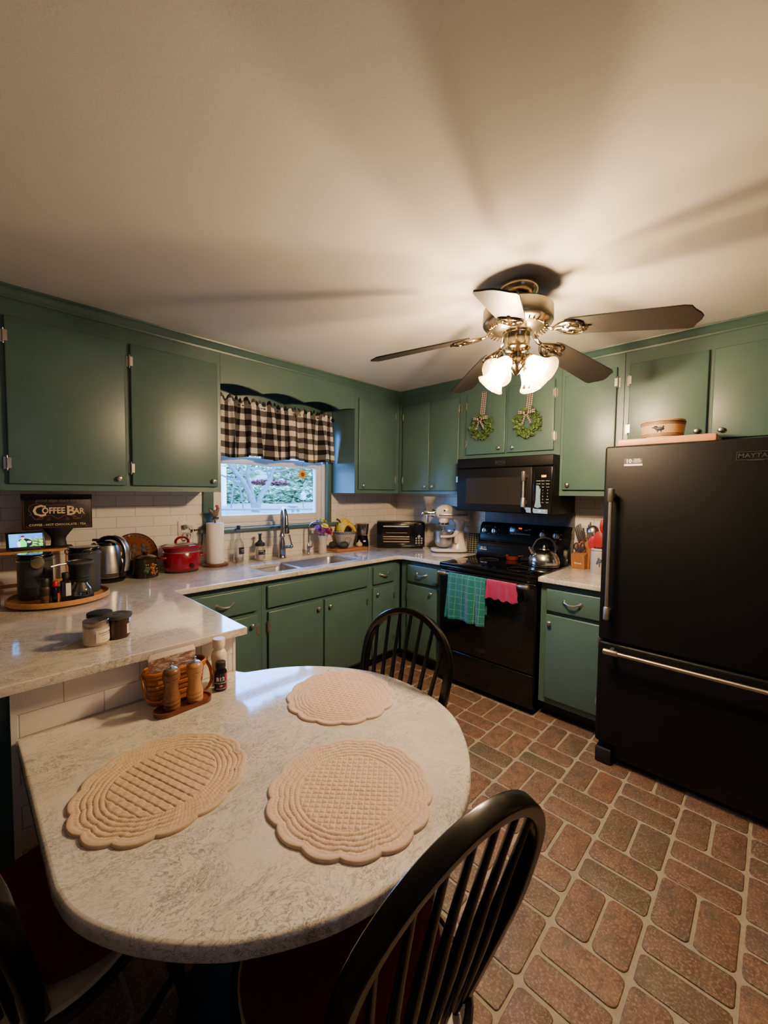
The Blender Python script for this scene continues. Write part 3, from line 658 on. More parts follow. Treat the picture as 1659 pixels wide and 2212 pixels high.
for k in range(4):
    a = math.radians(-8) + k * PI / 2
    M = RZ(a) @ TR(.045, 0, -.318) @ RY(PI - math.radians(48))
    # local +z runs outward and down
    sh = part('lamp_shade', MB().lathe([(.021, .028), (.024, .03), (.03, .045), (.035, .065), (.040, .085), (.048, .105), (.060, .122), (.068, .13), (.0665, .13), (.058, .1205), (.046, .104), (.0385, .085), (.0335, .065), (.0285, .046), (.022, .032)], n=40, M=M), SHADE, t)
    part('socket', MB().lathe([(0, -.012), (.012, -.01), (.014, .0), (.024, .012), (.026, .03), (.02, .034), (.016, .05)], n=24, M=M), BRASSY, sh)
    part('bulb', MB().lathe([(.0, .05), (.012, .05), (.013, .058), (.021, .075), (.0245, .09), (.021, .105), (.011, .114), (0, .116)], n=24, M=M), BULB, sh)
for x, y, l in ((.03, -.035, .16), (-.02, -.04, .175)):
    c = part('pull_chain', MB().tube([(x, y, -.27), (x * 1.2, y * 1.25, -.30), (x * 1.2, y * 1.25, -.27 - l)], .0014, 6), BRASSY, t)
    part('chain_pull', MB().lathe([(0, .012), (.003, .01), (.0065, -.004), (.006, -.016), (0, -.02)], o=(x * 1.2, y * 1.25, -.27 - l), n=14), BRASSY, c)

# ------------------------------------------------------------------ curtain, rod, ornament, suncatcher
CW = (0, 0, 0)
t = thing('curtain_rod', 'thin black curtain rod with round finial across the kitchen window', 'curtain rod', (-1.44, -.075, 2.062))
part('rod', MB().tube([(-.55, 0, 0), (.50, 0, 0)], .007, 12), BLACKM, t)
for x in (-.555, .515): part('finial', MB().ball((x, 0, 0), .019, 16, 12), BLACKG, t)
for x in (-.545, .497): part('bracket', MB().box(x - .006, x + .006, -.002, .0545, -.012, .012).tube([(x, 0, -.009), (x, .02, -.012), (x, .054, -.012)], .004, 8), BLACKM, t)
def curtain():
    rnd = random.Random(11); x0, x1 = -1.985, -.935; n = 330; ztop, zrod, zb = 2.105, 2.062, 1.688; b = MB()
    F = [(rnd.uniform(0, 6.3), k) for k in (6.3, 10.7, 15.9, 26.1)]
    def fold(i): return .45 * math.sin(i * 2 * PI * F[0][1] + F[0][0]) + .35 * math.sin(i * 2 * PI * F[1][1] + F[1][0]) + .2 * math.sin(i * 2 * PI * F[2][1] + F[2][0])
    def sh(i): return .02 * math.sin(i * 2 * PI * 9.1 + 1) + .006 * math.sin(i * 2 * PI * 21 + 2)
    def fn(i, j):
        z = zb + (ztop - zb) * j; d = (zrod - z) / (zrod - zb)
        if z > zrod + .01: k = (z - zrod) / (ztop - zrod); a = .012 + .014 * k; y = -.083 - a * fold(i * 1.0 + .013) * 1.1 - .006 * math.sin(i * 2 * PI * 34); z += k * .02 * math.sin(i * 2 * PI * 17 + 1.2)
        else:
            q = max(0, d) ** .6; a = .006 + .05 * q; y = -.085 - a * (fold(i) + .25 * math.sin(i * 2 * PI * 30 + .5) * (1 - q)) - .006 * q; z += -.0 + (.012 * math.sin(i * 2 * PI * 3.1 + 2) * max(0, d) ** 2)
        x = x0 + (x1 - x0) * i + sh(i) * max(0, d) * 1.2 + .02 * max(0, d) * (i - .5)
        return (x, y, z)
    b.grid(fn, n, 44, uv=lambda i, j: (i * 1.12 + .012 * math.sin(i * 58), j * .44 + .02)); return b
GING = m_check('buffalo_check', .088, [(220, 214, 206), (98, 93, 90), (22, 21, 22)])
single('valance_curtain', curtain(), GING, 'black and white buffalo check gathered valance curtain over the window', 'curtain', norm=False)
b = MB()
for k in range(11):
    a = k * 2 * PI / 11 + .2; L = .055 if k % 2 else .032
    b.tube([(0, 0, 0), (L * .5 * math.cos(a), -.004, L * .5 * math.sin(a)), (L * math.cos(a), 0, L * math.sin(a))], [.004, .003, .0006], 6)
b.ball((0, -.004, 0), .009, 10, 8); single('twig_star', b, mat('silver_twig', (150, 140, 128), .4, .5), 'small silvery twig star ornament hung on the checked curtain', 'ornament', (-1.318, -.14, 2.055))
t = thing('sunflower_suncatcher', 'small yellow sunflower suncatcher with green leaves hanging against the window glass', 'suncatcher', (-1.168, .022, 1.585))
YEL = mat('petal_yellow', (246, 176, 20), .5, var=.1); LEAFG = mat('leaf_dark_green', (44, 92, 40), .5)
b = MB()
for ring, (n, L, w_, off) in enumerate(((14, .046, .008, 0), (14, .04, .007, .22))):
    for k in range(n):
        a = 2 * PI * k / n + off; M = RY(a); b.prism([(.012, -w_ * .5), (.026, -w_), (L, 0), (.026, w_), (.012, w_ * .5)], -.001, .001, M=TR(0, -.002 * ring, 0) @ M @ RX(PI / 2))
part('petals', b, YEL, t); part('flower_center', MB().ball((0, -.003, 0), (.017, .005, .017), 18, 10), mat('seed_brown', (120, 58, 16), .7, var=.3, nscale=300), t)
b = MB(); b.tube([(0, 0, -.02), (.002, 0, -.06), (0, 0, -.105)], .0025, 8)
for s_ in (-1, 1): b.prism([(0, 0), (s_ * .014, .012), (s_ * .026, .036), (s_ * .012, .03)], -.001, .001, M=TR(0, 0, -.082) @ RX(PI / 2))
part('stem', b, LEAFG, t); part('hanging_string', MB().tube([(0, 0, .035), (0, .0, .10)], .0008, 5), DARKTXT, t)

# ------------------------------------------------------------------ wreaths
def wreath(y, zc, R, sd, lab, lift):
    rnd = random.Random(sd); t = thing('wreath', lab, 'wreath', (-.347, y, zc), S, 'boxwood wreaths on the cabinet doors')
    b = MB()
    for k in range(300):
        a = rnd.uniform(0, 2 * PI); r = R * rnd.uniform(.42, 1.04); l = rnd.uniform(.02, .032); w_ = l * .34
        M = TR(r * math.cos(a), -.006 - rnd.uniform(0, .03), r * math.sin(a)) @ RY(-a + rnd.uniform(-1.3, 1.3)) @ RX(rnd.uniform(-.9, .9)) @ RZ(rnd.uniform(-.8, .8))
        b.grid(lambda u, v: (l * v * 1.0, .004 * math.sin(PI * v) - .003 * abs(u * 2 - 1), w_ * (u * 2 - 1) * math.sin(PI * min(.98, max(.03, v ** .8)))), 3, 5, M=M)
    part('foliage', b, mat('boxwood_leaf', (78, 106, 52), .5, var=.35, nscale=60), t, norm=False)
    part('vine_ring', MB().tube([(R * .76 * math.cos(a), -.012, R * .76 * math.sin(a)) for a in np.linspace(0, 2 * PI, 33)[:-1]], .007, 8, True), mat('vine', (60, 62, 30), .8), t)
    rib = m_check('ribbon_check', .016, [(214, 202, 188), (128, 116, 106), (52, 46, 44)])
    b = MB(); top = lift
    b.grid(lambda u, v: (-.022 + .044 * u + (.012 if v > .5 else 0) * 0 + .010 * v, -.004 - .02 * (1 - v) ** 2, R * .62 + (top - R * .62) * v), 3, 14, uv=lambda u, v: (u * .044 + .004, v * .25))
    for s_ in (-1, 1):
        b.grid(lambda u, v: (s_ * .062 * math.sin(PI * v) * (1 if v < .5 else .96), -.04 - .014 * math.sin(2 * PI * v), R * .68 + .016 * (u - .5) * 2 * (.35 + .65 * math.sin(PI * v)) + s_ * .0 + .012 * math.sin(PI * v)), 4, 16, uv=lambda u, v: (u * .034 + .004, v * .14))
        b.grid(lambda u, v: (s_ * (.004 + .030 * v ** 1.2) + .012 * (u - .5), -.045 - .004 * math.sin(6 * v), R * .66 - .075 * v + .008 * (u - .5) * s_), 3, 10, uv=lambda u, v: (u * .03, v * .09))
    b.ball((0, -.05, R * .68), (.009, .008, .012), 10, 8); q = part('ribbon_bow', b, rib, t, norm=False)
wreath(-1.222, 1.955, .083, 1, 'green leaf wreath with checked ribbon on the left door above the microwave', .272)
wreath(-1.595, 1.952, .090, 2, 'green leaf wreath with checked ribbon on the right door above the microwave', .276)
ZC = .9142; ZT = .7422
# ------------------------------------------------------------------ placemats
def m_mat():
    t = NT('quilted_cotton'); v = t.coord(); nz = t.noise(v, 500, 3); n2 = t.noise(v, 60, 3)
    t.set(col=t.ramp(n2.outputs[0], [(.3, srgb(204, 178, 152)), (.7, srgb(214, 188, 162))]), rough=.95, spec=.1, sheen=.15); t.bump(t.mix(.4, nz.outputs[0], n2.outputs[0]), .35, .002); return t.m
MATC = m_mat(); MATT = MATC.copy(); MATT.name = 'quilted_tan_cotton'
for e_ in [n for n in MATT.node_tree.nodes if n.type == 'VALTORGB'][0].color_ramp.elements: e_.color = srgb(196, 168, 134) if e_.position < .5 else srgb(208, 182, 148)
def placemat(R, rot, style, lab, loc, nl=14, ell=1.0, group='quilted placemats on the table'):
    nr, na = 110, 420; V = []; rnd = np.random.RandomState(int(R * 1e4))
    th = np.arange(na) * 2 * PI / na
    lobe = np.abs(np.sin(th * nl / 2)) ** .75
    edge = R * (1 - .055 * (1 - lobe)) * (1 + .008 * np.sin(3 * th + rnd.rand() * 6))
    r1 = .62 * R
    for i in range(nr + 1):
        s_ = i / nr; r = edge * s_ * (1.0); rr = r / R
        # blend circle rings towards the scalloped edge
        k = np.clip((rr - .66) / .3, 0, 1)
        q = rr + k * (R - edge) / R * 1.0
        z = np.full(na, .0052)
        def groove(c, wd=.010, d=.0026): return d * np.exp(-((q - c) / wd) ** 2)
        for c in (.62, .68, .745, .81, .875): z -= groove(c)
        ph = th * nl / 2
        if style == 'grid':
            x, y = r * np.cos(th), r * np.sin(th); p = .0135; a = x; b_ = y
            g = np.maximum(np.exp(-((np.mod(a / p, 1) - .5) / .13) ** 2), np.exp(-((np.mod(b_ / p, 1) - .5) / .13) ** 2))
        else:
            x, y = r * np.cos(th), r * np.sin(th); p = .0178; g = np.exp(-((np.mod(x / p, 1) - .5) / .085) ** 2) * 1.25
            g = g + .15 * np.sin(y * 420 + x * 150) * np.sin(x * 380)
        z -= .0022 * g * (q < .61)
        z += .0006 * np.sin(th * 118 + q * 60) * ((q > .63) & (q < .95)) + .0008 * np.sin(x * 190 + 1.3) * np.sin(y * 230)
        z = np.where(q > .93, .0045 + .0022 * np.sqrt(np.clip(1 - ((q - .963) / .036) ** 2, 0, 1)), z)
        if i == nr: z = z * 0 + .0028
        V += list(zip((r * np.cos(th) * ell).tolist(), (r * np.sin(th) / ell).tolist(), z.tolist()))
    base = len(V); V += [(x * 1.0, y * 1.0, 0) for x, y, _ in V[-na:]]
    F = []
    for i in range(nr + 1):
        for k in range(na):
            k2 = (k + 1) % na
            if i == 0: F.append((k, na + k, na + k2)) if False else F.append((i * na + k, (i + 1) * na + k, (i + 1) * na + k2, i * na + k2))
            else: F.append((i * na + k, (i + 1) * na + k, (i + 1) * na + k2, i * na + k2))
    me = bpy.data.meshes.new('placemat'); me.from_pydata(V, [], F); me.validate(); sm(me, 60)
    bm = bmesh.new(); bm.from_mesh(me); bmesh.ops.remove_doubles(bm, verts=bm.verts[:], dist=1e-6); bm.to_mesh(me); bm.free(); sm(me, 60)
    o = link('placemat', me, MATT if style == 'stripe' else MATC); o.location = loc; o.rotation_euler = (0, 0, rot); return tag(o, lab, 'placemat', group)
placemat(.188, math.radians(78 - 60), 'stripe', 'tan scalloped placemat quilted with parallel channels, near the table\'s open left edge', (-2.852, -1.862, ZT), ell=1.03)
placemat(.193, math.radians(42), 'grid', 'tan scalloped placemat with small quilted squares, nearest the front chair', (-2.555, -2.205, ZT))
placemat(.184, math.radians(25), 'grid', 'pale scalloped placemat with small quilted squares, before the far spindle chair', (-2.288, -1.848, ZT))

# ------------------------------------------------------------------ chairs
SEATW = mat('cream_seat', (206, 190, 164), .4, var=.05)
def make_chair(lab, loc, rz):
    t = thing('dining_chair', lab, 'chair', loc, rz, 'black spindle-back dining chairs')   # +y is the back
    so = []
    for a in np.linspace(0, 2 * PI, 49)[:-1]:
        x = .218 * math.copysign(abs(math.cos(a)) ** .78, math.cos(a)) * (1.0 if math.sin(a) < 0 else .96); y = .225 * math.copysign(abs(math.sin(a)) ** .78, math.sin(a)) - .19
        so.append((x, y))
    me = curve_mesh('seat', [so], .43, .46, .01, 3); o = link('seat', me, SEATW, t)
    part('seat_edge', MB().tube([(x * 1.004, (y + .19) * 1.004 - .19, .4445) for x, y in so], .0125, 8, True), BLACKWOOD, t)
    lean = math.tan(.236); w, zt, wb, zw = .205, .976, .142, .80
    H = []
    for a in np.linspace(0, PI / 2, 10)[:-1]: H.append((wb + (w - wb) * math.sin(a), .455 + (zw - .455) * (a / (PI / 2))))
    for a in np.linspace(0, PI / 2, 14): H.append((w * math.cos(a), zw + (zt - zw) * math.sin(a)))
    H = H + [(-x, z) for x, z in H[-2::-1]]
    P3 = [(x, (z - .45) * lean - .02 * max(0, 1 - (z - .45) / .25), z) for x, z in H]
    b = MB(); b.tube(P3, .0128, 16, fx=1.32, up=(0, 1, 0), sq=.4); part('back_hoop', b, BLACKWOOD, t, 28)
    for k in range(7):
        f = (k - 3) / 3.6; xb = f * wb * .92
        xt = f * w * .98; q = min(range(len(P3) // 2 + 1), key=lambda i: abs(abs(P3[i][0]) - abs(xt)) + (0 if P3[i][2] > zw - .06 else 9)); zt_ = P3[q][2]
        p0 = Vector((xb, -.004, .455)); p1 = Vector((xt, (zt_ - .45) * lean, zt_)); L = [p0.lerp(p1, i / 8) for i in range(9)]
        part('spindle', MB().tube(L, [.006, .0075, .0098, .0108, .0098, .008, .0072, .0068, .0066], 10), BLACKWOOD, t)
    legs = []
    for sx in (-1, 1):
        for yy, yf in ((-.30, -.36), (-.05, .03)):
            p0 = Vector((sx * .135, yy, .432)); p1 = Vector((sx * .205, yf, .003)); L = [p0.lerp(p1, i / 10) for i in range(11)]
            part('leg', MB().tube(L, [.013, .016, .019, .02, .014, .02, .018, .014, .016, .013, .010], 12), BLACKWOOD, t); legs.append((p0.lerp(p1, .6), p0.lerp(p1, .52)))
    part('stretcher', MB().tube([legs[0][0].lerp(legs[1][0], i / 6) for i in range(7)], [.008, .010, .012, .014, .012, .010, .008], 10), BLACKWOOD, t)
    part('stretcher', MB().tube([legs[2][0].lerp(legs[3][0], i / 6) for i in range(7)], [.008, .010, .012, .014, .012, .010, .008], 10), BLACKWOOD, t)
    a, c = legs[0][0].lerp(legs[1][0], .5), legs[2][0].lerp(legs[3][0], .5); part('stretcher', MB().tube([a.lerp(c, i / 6) for i in range(7)], [.008, .010, .012, .014, .012, .010, .008], 10), BLACKWOOD, t)
    return t
ch = make_chair('black spindle-back chair with arched hoop on the far side of the table, facing the range', (-2.095, -1.89, 0), -PI / 2)
CH2 = (-2.655, -2.485, 0), 3.007
dup(ch, CH2[0], CH2[1], 'black spindle-back chair in front of the table with a red seat cushion')
CH3 = (-3.19, -1.84, 0), 2.142
dup(ch, CH3[0], CH3[1], 'black spindle-back chair in shadow off the left end of the table')
RED = mat('red_cushion', (92, 13, 18), .9, var=.12, nscale=40, bump=.2, bscale=500)
def cushion(lab, loc, rz):
    so = [(.205 * math.cos(a), .185 * math.sin(a) - .185) for a in np.linspace(0, 2 * PI, 61)[:-1]]
    def fn(u, v):
        a = 2 * PI * u; r = min(1, v * 1.15) if v < .87 else 1; hgt = .045 * (1 - r ** 4) ** .5 if v < .87 else 0
        return (.2 * r * math.cos(a), .18 * r * math.sin(a) - .185, .022 + hgt * .9 + (-.022 if v > .93 else 0))
    b = MB(); b.lathe([(0, 0), (.9, 0), (.98, .006), (1.0, .018), (.98, .032), (.9, .042), (.6, .05), (.25, .048), (0, .042)], n=48); 
    for v in b.bm.verts: v.co.x *= .214; v.co.y = v.co.y * .196 - .218
    t = thing('seat_cushion', lab, 'cushion', (loc[0], loc[1], .4602), rz, 'red chair cushions'); part('cushion_pad', b, RED, t)
    for sx in (-1, 1): part('tie', MB().tube(catmull([(sx * .12, -.04, .015), (sx * .145, -.028, .012), (sx * .150, -.03, .002)], 4), .003, 6), RED, t)
    return t
cushion('red padded cushion on the seat of the front spindle chair, under the table edge', *CH2); cushion('red padded cushion on the shadowy left chair', *CH3)

# ------------------------------------------------------------------ table-top things by the half wall
tr = [(.07 * math.cos(0) * 0 + x, y) for x, y in rrect(-.088, .088, -.034, .034, .033, 8)]
b = MB()
for A_, z0, z1 in ((1, 0, .008),): b.prism(tr, z0, z1)
rings = [[b.bm.verts.new((x * s_, y * s2, z)) for x, y in tr] for s_, s2, z in ((1, 1, .008), (1, 1, .0145), (.965, .91, .0145), (.955, .885, .009), (.6, .4, .0085))]
for A, B_ in zip(rings, rings[1:]):
    n = len(A)
    for k in range(n): b.bm.faces.new([A[k], A[(k + 1) % n], B_[(k + 1) % n], B_[k]])
b.bm.faces.new(rings[-1]); single('mill_tray', b, TRAYWOOD, 'small oval dark red wooden tray carrying the pepper and salt mills', 'tray', (-2.697, -1.547, ZT), math.radians(3))
MILLP = [(0, 0), (.0235, 0), (.025, .003), (.025, .012), (.0235, .014), (.0252, .017), (.0255, .026), (.024, .028), (.0255, .031), (.025, .036), (.0215, .05), (.0195, .065), (.0205, .08), (.0235, .092), (.0225, .094), (.0225, .096), (.0245, .098), (.0255, .104), (.0255, .112), (.0235, .113), (.0235, .1145), (.025, .116), (.0235, .122), (.017, .128), (.009, .131)]
for x, m, lab in ((-2.732, ACACIA, 'dark turned wooden pepper mill with chrome ball, on the small tray'), (-2.661, BEECH, 'pale turned wooden salt mill with chrome ball, on the small tray')):
    t = thing('pepper_mill' if m is ACACIA else 'salt_mill', lab, 'mill', (x, -1.547, ZT + .0095)); part('mill_body', MB().lathe(MILLP, n=36), m, t)
    part('cap_disc', MB().lathe([(0, .132), (.014, .1305), (.017, .1285)], n=24), STEEL, t); part('knob', MB().lathe([(.003, .131), (.003, .134), (.006, .136), (.007, .140), (.0055, .1445), (0, .1465)], n=18), CHROME, t)
# woven basket with napkins
HON = wood('honey_splint', (150, 84, 36), (190, 116, 56), (8, 8, 30), .35)
t = thing('woven_basket', 'small honey-brown woven splint basket with swing handles against the half wall', 'basket', (-2.692, -1.462, ZT))
def ring(z, k=1): return [(x * k, y * k) for x, y in rrect(-.095, .095, -.036, .036, .034, 7)]
b = MB(); kz = lambda z: .84 + .16 * z / .11
for j in range(6):
    z0 = .004 + j * .0165; pts = ring(0)
    def fn(u, v):
        q = u * len(pts); i = int(q) % len(pts); f = q - int(q); p = pts[i]; q2 = pts[(i + 1) % len(pts)]; x = p[0] + (q2[0] - p[0]) * f; y = p[1] + (q2[1] - p[1]) * f
        zz = z0 + .0150 * v; k = kz(zz); w_ = 1 + .012 * math.sin(u * 2 * PI * 16 + j * PI) * math.sin(PI * v)
        return (x * k * w_, y * k * (w_ + .02 * math.sin(u * 2 * PI * 16 + j * PI)), zz)
    b.grid(fn, 160, 4, cu=True)
b.prism([(x * .84, y * .84) for x, y in ring(0)], .002, .006); o_ = part('weave', b, HON, t, norm=False); md = o_.modifiers.new('t', 'SOLIDIFY'); md.thickness = .0022
b = MB(); 
for z, r in ((.107, .0042), (.097, .0034)): b.tube([(x * kz(z) * 1.015, y * kz(z) * 1.04, z) for x, y in ring(0)], r, 8, True, fx=1.6)
part('rim', b, HON, t)
for sx in (-1, 1):
    part('handle', MB().tube(catmull([(sx * .1, .005, .1), (sx * .106, -.03, .085), (sx * .1, -.047, .045), (sx * .06, -.052, .022), (sx * .03, -.05, .018)] if sx < 0 else [(sx * .1, .005, .1), (sx * .112, -.01, .07), (sx * .108, -.03, .035), (sx * .085, -.046, .016), (sx * .06, -.046, .012)], 6), .0035, 8, fx=1.8), HON, t)
    part('handle_peg', MB().cyl((sx * .094, .005, .1), (sx * .108, .005, .1), .005, n=10), HON, t)
b = MB()
NAP = NT('napkin_print'); v_ = NAP.coord('Object', (40, 40, 110), rot=(0, .5, 0)); nz_ = NAP.noise(v_, 1.4, 4, .7); sx_ = NAP.n('SeparateXYZ'); c_ = NAP.n('TexCoord'); NAP.l(c_.outputs['Object'], sx_.inputs[0])
NAP.set(col=NAP.mix(NAP.math('MULTIPLY', NAP.ramp(nz_.outputs[0], [(.34, (0, 0, 0, 1)), (.56, (1, 1, 1, 1))]), NAP.math('LESS_THAN', sx_.outputs[2], .146)), srgb(226, 212, 196), srgb(136, 90, 72)), rough=.9)
for k in range(9): b.box(-.073 + .0012 * k, .073 - .0012 * (k % 3), -.0 + k * .0016, .0014 + k * .0016, .0, .150 + .0012 * k, .0005, 1, M=TR(0, -.004, .0) @ RX(math.radians(2)))
single('napkin_stack', b, NAP.m, 'stack of square paper napkins with a brown print standing in the basket', 'napkins', (-2.705, -1.471, ZT + .0065), 0)
t = thing('supplement_bottle', 'dark supplement bottle with black lid reading B12 at the half wall end', 'bottle', (-2.561, -1.516, ZT))
b_ = part('bottle_body', MB().lathe([(0, 0), (.019, 0), (.021, .003), (.021, .062), (.0195, .068), (.0145, .074), (.0145, .08)], n=32), mat('dark_plastic', (16, 14, 18), .25, var=0), t)
LAB = NT('vitamin_label'); v_ = LAB.coord(); sx_ = LAB.n('SeparateXYZ'); LAB.l(v_, sx_.inputs[0])
LAB.set(col=LAB.mix(LAB.ramp(LAB.math('ADD', LAB.math('MULTIPLY', sx_.outputs[0], 30), LAB.math('MULTIPLY', LAB.noise(v_, 90, 3).outputs[0], .8)), [(.55, (0, 0, 0, 1)), (.75, (1, 1, 1, 1))]), srgb(26, 20, 32), srgb(176, 44, 66)), rough=.4)
lb = part('paper_label', MB().lathe([(.0212, .006), (.0213, .0065), (.0213, .0595), (.0212, .06)], n=32), LAB.m, t)
text('print', 'B12', .019, WHITETXT, lb, (0, 0, .043), (0, 0, -.45), .0002, bold=.0006, bend=.0214); text('print', 'METHYLCOBALAMIN', .0046, WHITETXT, lb, (0, 0, .030), (0, 0, -.45), .0002, bend=.0214); text('print', 'DIETARY SUPPLEMENT', .0034, WHITETXT, lb, (0, 0, .010), (0, 0, -.45), .0002, bend=.0214)
paint(lb, MB().ball((-.006, -.0195, .02), (.007, .0025, .004), 10, 8), mat('berry_print', (196, 90, 84), .5))
part('lid', MB().lathe([(0, .1), (.015, .1), (.0165, .0985), (.0168, .08), (.016, .078), (0, .078)], n=28), BLACKM, t)
t = thing('pill_bottle', 'plain white plastic pill bottle standing behind the dark supplement bottle', 'bottle', (-2.546, -1.468, ZT))
part('bottle_body', MB().lathe([(0, 0), (.022, 0), (.0245, .003), (.0245, .082), (.0265, .094), (.0262, .108), (.022, .12), (.0165, .126), (.0165, .134)], n=32), mat('white_plastic', (226, 216, 198), .35, var=0), t); part('lid', MB().lathe([(0, .166), (.0195, .166), (.021, .164), (.021, .137), (.02, .134), (0, .134)], n=28), mat('white_plastic', (226, 216, 198), .35), t)

# ------------------------------------------------------------------ candle jars on the peninsula
t = thing('candle_jar', 'clear candle jar with silver lid and pumpkin label on the coffee counter', 'candle', (-2.872, -1.246, ZC), 0)
part('jar_glass', MB().lathe([(0, 0), (.035, 0), (.038, .003), (.038, .062), (.036, .068), (.033, .071)], n=36), clear('candle_glass', gloss=.1, diff=.25, dcol=(226, 206, 184)), t)
part('wax', MB().lathe([(0, .005), (.0345, .005), (.0345, .06), (0, .06)], n=32), mat('cream_wax', (222, 196, 168), .5), t)
arc_ = lambda r, a0, a1, z0, z1: MB().grid(lambda u, v: (r * math.cos(a0 + (a1 - a0) * u), r * math.sin(a0 + (a1 - a0) * u), z0 + (z1 - z0) * v), 20, 2)
l_ = part('paper_label', arc_(.0386, -1.75, -.05, .012, .054), mat('label_cream', (226, 208, 182), .6, var=.02), t)
text('print', 'PUMPKIN SPICE', .0072, DARKTXT, l_, (0, 0, .042), (0, 0, .67), .0002, bend=.0388); text('print', 'SCENTED SOY CANDLE', .0036, DARKTXT, l_, (0, 0, .035), (0, 0, .67), .0002, bend=.0388); text('print', 'NET WT 8 OZ', .003, DARKTXT, l_, (0, 0, .019), (0, 0, .5), .0002, bend=.0388)
part('lid', MB().lathe([(0, .082), (.033, .082), (.036, .0835), (.0375, .082), (.0378, .070), (.0365, .068), (0, .068)], n=36), mat('silver_lid', (150, 142, 132), .3, 1), t)
t = thing('candle_jar', 'brown glass candle jar with wide dark lid beside the pumpkin candle', 'candle', (-2.802, -1.222, ZC))
part('jar_glass', MB().lathe([(0, 0), (.032, 0), (.0355, .004), (.0365, .01), (.0365, .07), (0, .07)], n=36), mat('brown_glass', (52, 26, 16), .12, var=0), t)
l_ = part('paper_label', arc_(.0372, -1.0, .2, .015, .05), mat('label_cream', (226, 208, 182), .6, var=.02), t)
for k in range(5): text('print', 'BURN SAFELY', .004, DARKTXT, l_, (0, 0, .045 - k * .006), (0, 0, PI / 2 - .45), .0002, bend=.0374)
part('lid', MB().lathe([(0, .0845), (.012, .085), (.016, .083), (.02, .0845), (.038, .085), (.044, .083), (.045, .078), (.044, .0725), (.04, .0705), (0, .0705)], n=36), mat('slate_lid', (62, 60, 52), .5, var=.15), t)
t = thing('candle_jar', 'candle jar with flat black lid behind the silver-lidded one', 'candle', (-2.842, -1.148, ZC))
part('jar_glass', MB().lathe([(0, 0), (.034, 0), (.037, .004), (.037, .062), (.035, .066), (0, .066)], n=32), mat('dark_jar', (30, 26, 24), .15, var=0), t); part('lid', MB().lathe([(0, .083), (.034, .084), (.039, .082), (.040, .078), (.040, .068), (.038, .066), (0, .066)], n=32), BLACKM, t)

# ------------------------------------------------------------------ coffee corner
t = thing('turntable', 'round bamboo turntable crowded with coffee canisters and bottles', 'turntable', (-2.872, -.475, ZC))
part('turntable_foot', MB().lathe([(0, 0), (.12, 0), (.12, .008), (0, .008)], n=40), BLACKM, t)
part('turntable_tray', MB().lathe([(0, .008), (.19, .008), (.194, .011), (.194, .03), (.191, .032), (.187, .03), (.186, .016), (0, .016)], n=72), WOODLIGHT, t)
ZR = ZC + .0162
CANI = mat('charcoal_canister', (62, 63, 66), .5, .2, var=.08, nscale=80); CLID = mat('smoke_lid', (14, 14, 15), .1, var=0)
def canister(x, y, lab, full):
    t = thing('coffee_canister', lab, 'canister', (x, y, ZR), 0, 'charcoal coffee canisters')
    part('canister_body', MB().lathe([(0, 0), (.058, 0), (.063, .006), (.0645, .012), (.0645, .055), (.0655, .058), (.0655, .062), (.0645, .065), (.0645, .185), (.06, .19)], n=40) if full else MB().lathe([(0, 0), (.06, 0), (.0635, .005), (.0645, .012), (.0645, .20), (.06, .205)], n=40), CANI, t)
    h = .19 if full else .205
    part('lid', MB().lathe([(.06, h), (.066, h + .003), (.067, h + .010), (.066, h + .016), (.062, h + .02), (.0, h + .024)], n=40), CLID, t)
    part('clamp_wire', MB().tube([(.0668 * math.cos(a), .0668 * math.sin(a), h - .012) for a in np.linspace(0, 2 * PI, 41)[:-1]], .0018, 6, True), CHROME, t)
    part('clasp', MB().tube(catmull([(-.012, -.068, h - .012), (-.02, -.078, h + .004), (0, -.082, h + .012), (.02, -.078, h + .004), (.012, -.068, h - .012)], 5), .002, 6), CHROME, t)
    for sx in (-1, 1): part('hinge_wire', MB().tube(catmull([(sx * .066, 0, h - .014), (sx * .076, 0, h - .006), (sx * .076, 0, h + .008), (sx * .066, 0, h + .012)], 4), .002, 6), CHROME, t)
    return t
t = canister(-2.955, -.425, 'charcoal coffee canister with a round metal date dial, left on the turntable', True)
part('date_dial', MB().lathe([(0, .008), (.021, .008), (.0245, .006), (.0255, 0)], n=32, M=RZ(-.35) @ TR(.028, -.066, .172) @ RX(PI / 2)), mat('dial_brass', (176, 160, 132), .35, .8), t)
part('scoop', MB().tube([(.032, -.066, .15), (.034, -.0685, .08)], [.006, .008], 8, fx=.4).tube([(.034, -.069, .08), (.03, -.072, .05)], [.011, .013], 12), mat('scoop_steel', (120, 118, 112), .35, 1), t)
t = canister(-2.768, -.428, 'charcoal coffee canister with smoked lid, right on the turntable', False)
t = thing('pour_over_dripper', 'black pour-over dripper sitting on a clear glass carafe on the turntable', 'coffee dripper', (-2.808, -.578, ZR))
part('carafe', MB().lathe([(0, .003), (.042, .003), (.047, .008), (.048, .025), (.042, .05), (.028, .07), (.026, .078), (.03, .085), (.0285, .085), (.0245, .078), (.0265, .069), (.040, .049), (.046, .025), (.0455, .01), (.041, .0055), (0, .0055)], n=36), GLASS, t)
part('carafe_base', MB().lathe([(0, 0), (.046, 0), (.049, .004), (.049, .02), (.0485, .022), (.0485, .006), (0, .006)], n=36), BLACKM, t)
part('dripper_cone', MB().lathe([(.0, .086), (.034, .086), (.036, .09), (.03, .096), (.032, .104), (.029, .108), (.031, .114), (.03, .118), (.043, .15), (.05, .17), (.049, .172), (.047, .17), (.041, .152), (.026, .12), (0, .118)], n=36), BLACKM, t)
part('filter_ring', MB().lathe([(.05, .166), (.052, .168), (.052, .176), (.048, .178), (.046, .174)], n=36), mat('ring_grey', (92, 90, 84), .35, .6), t)
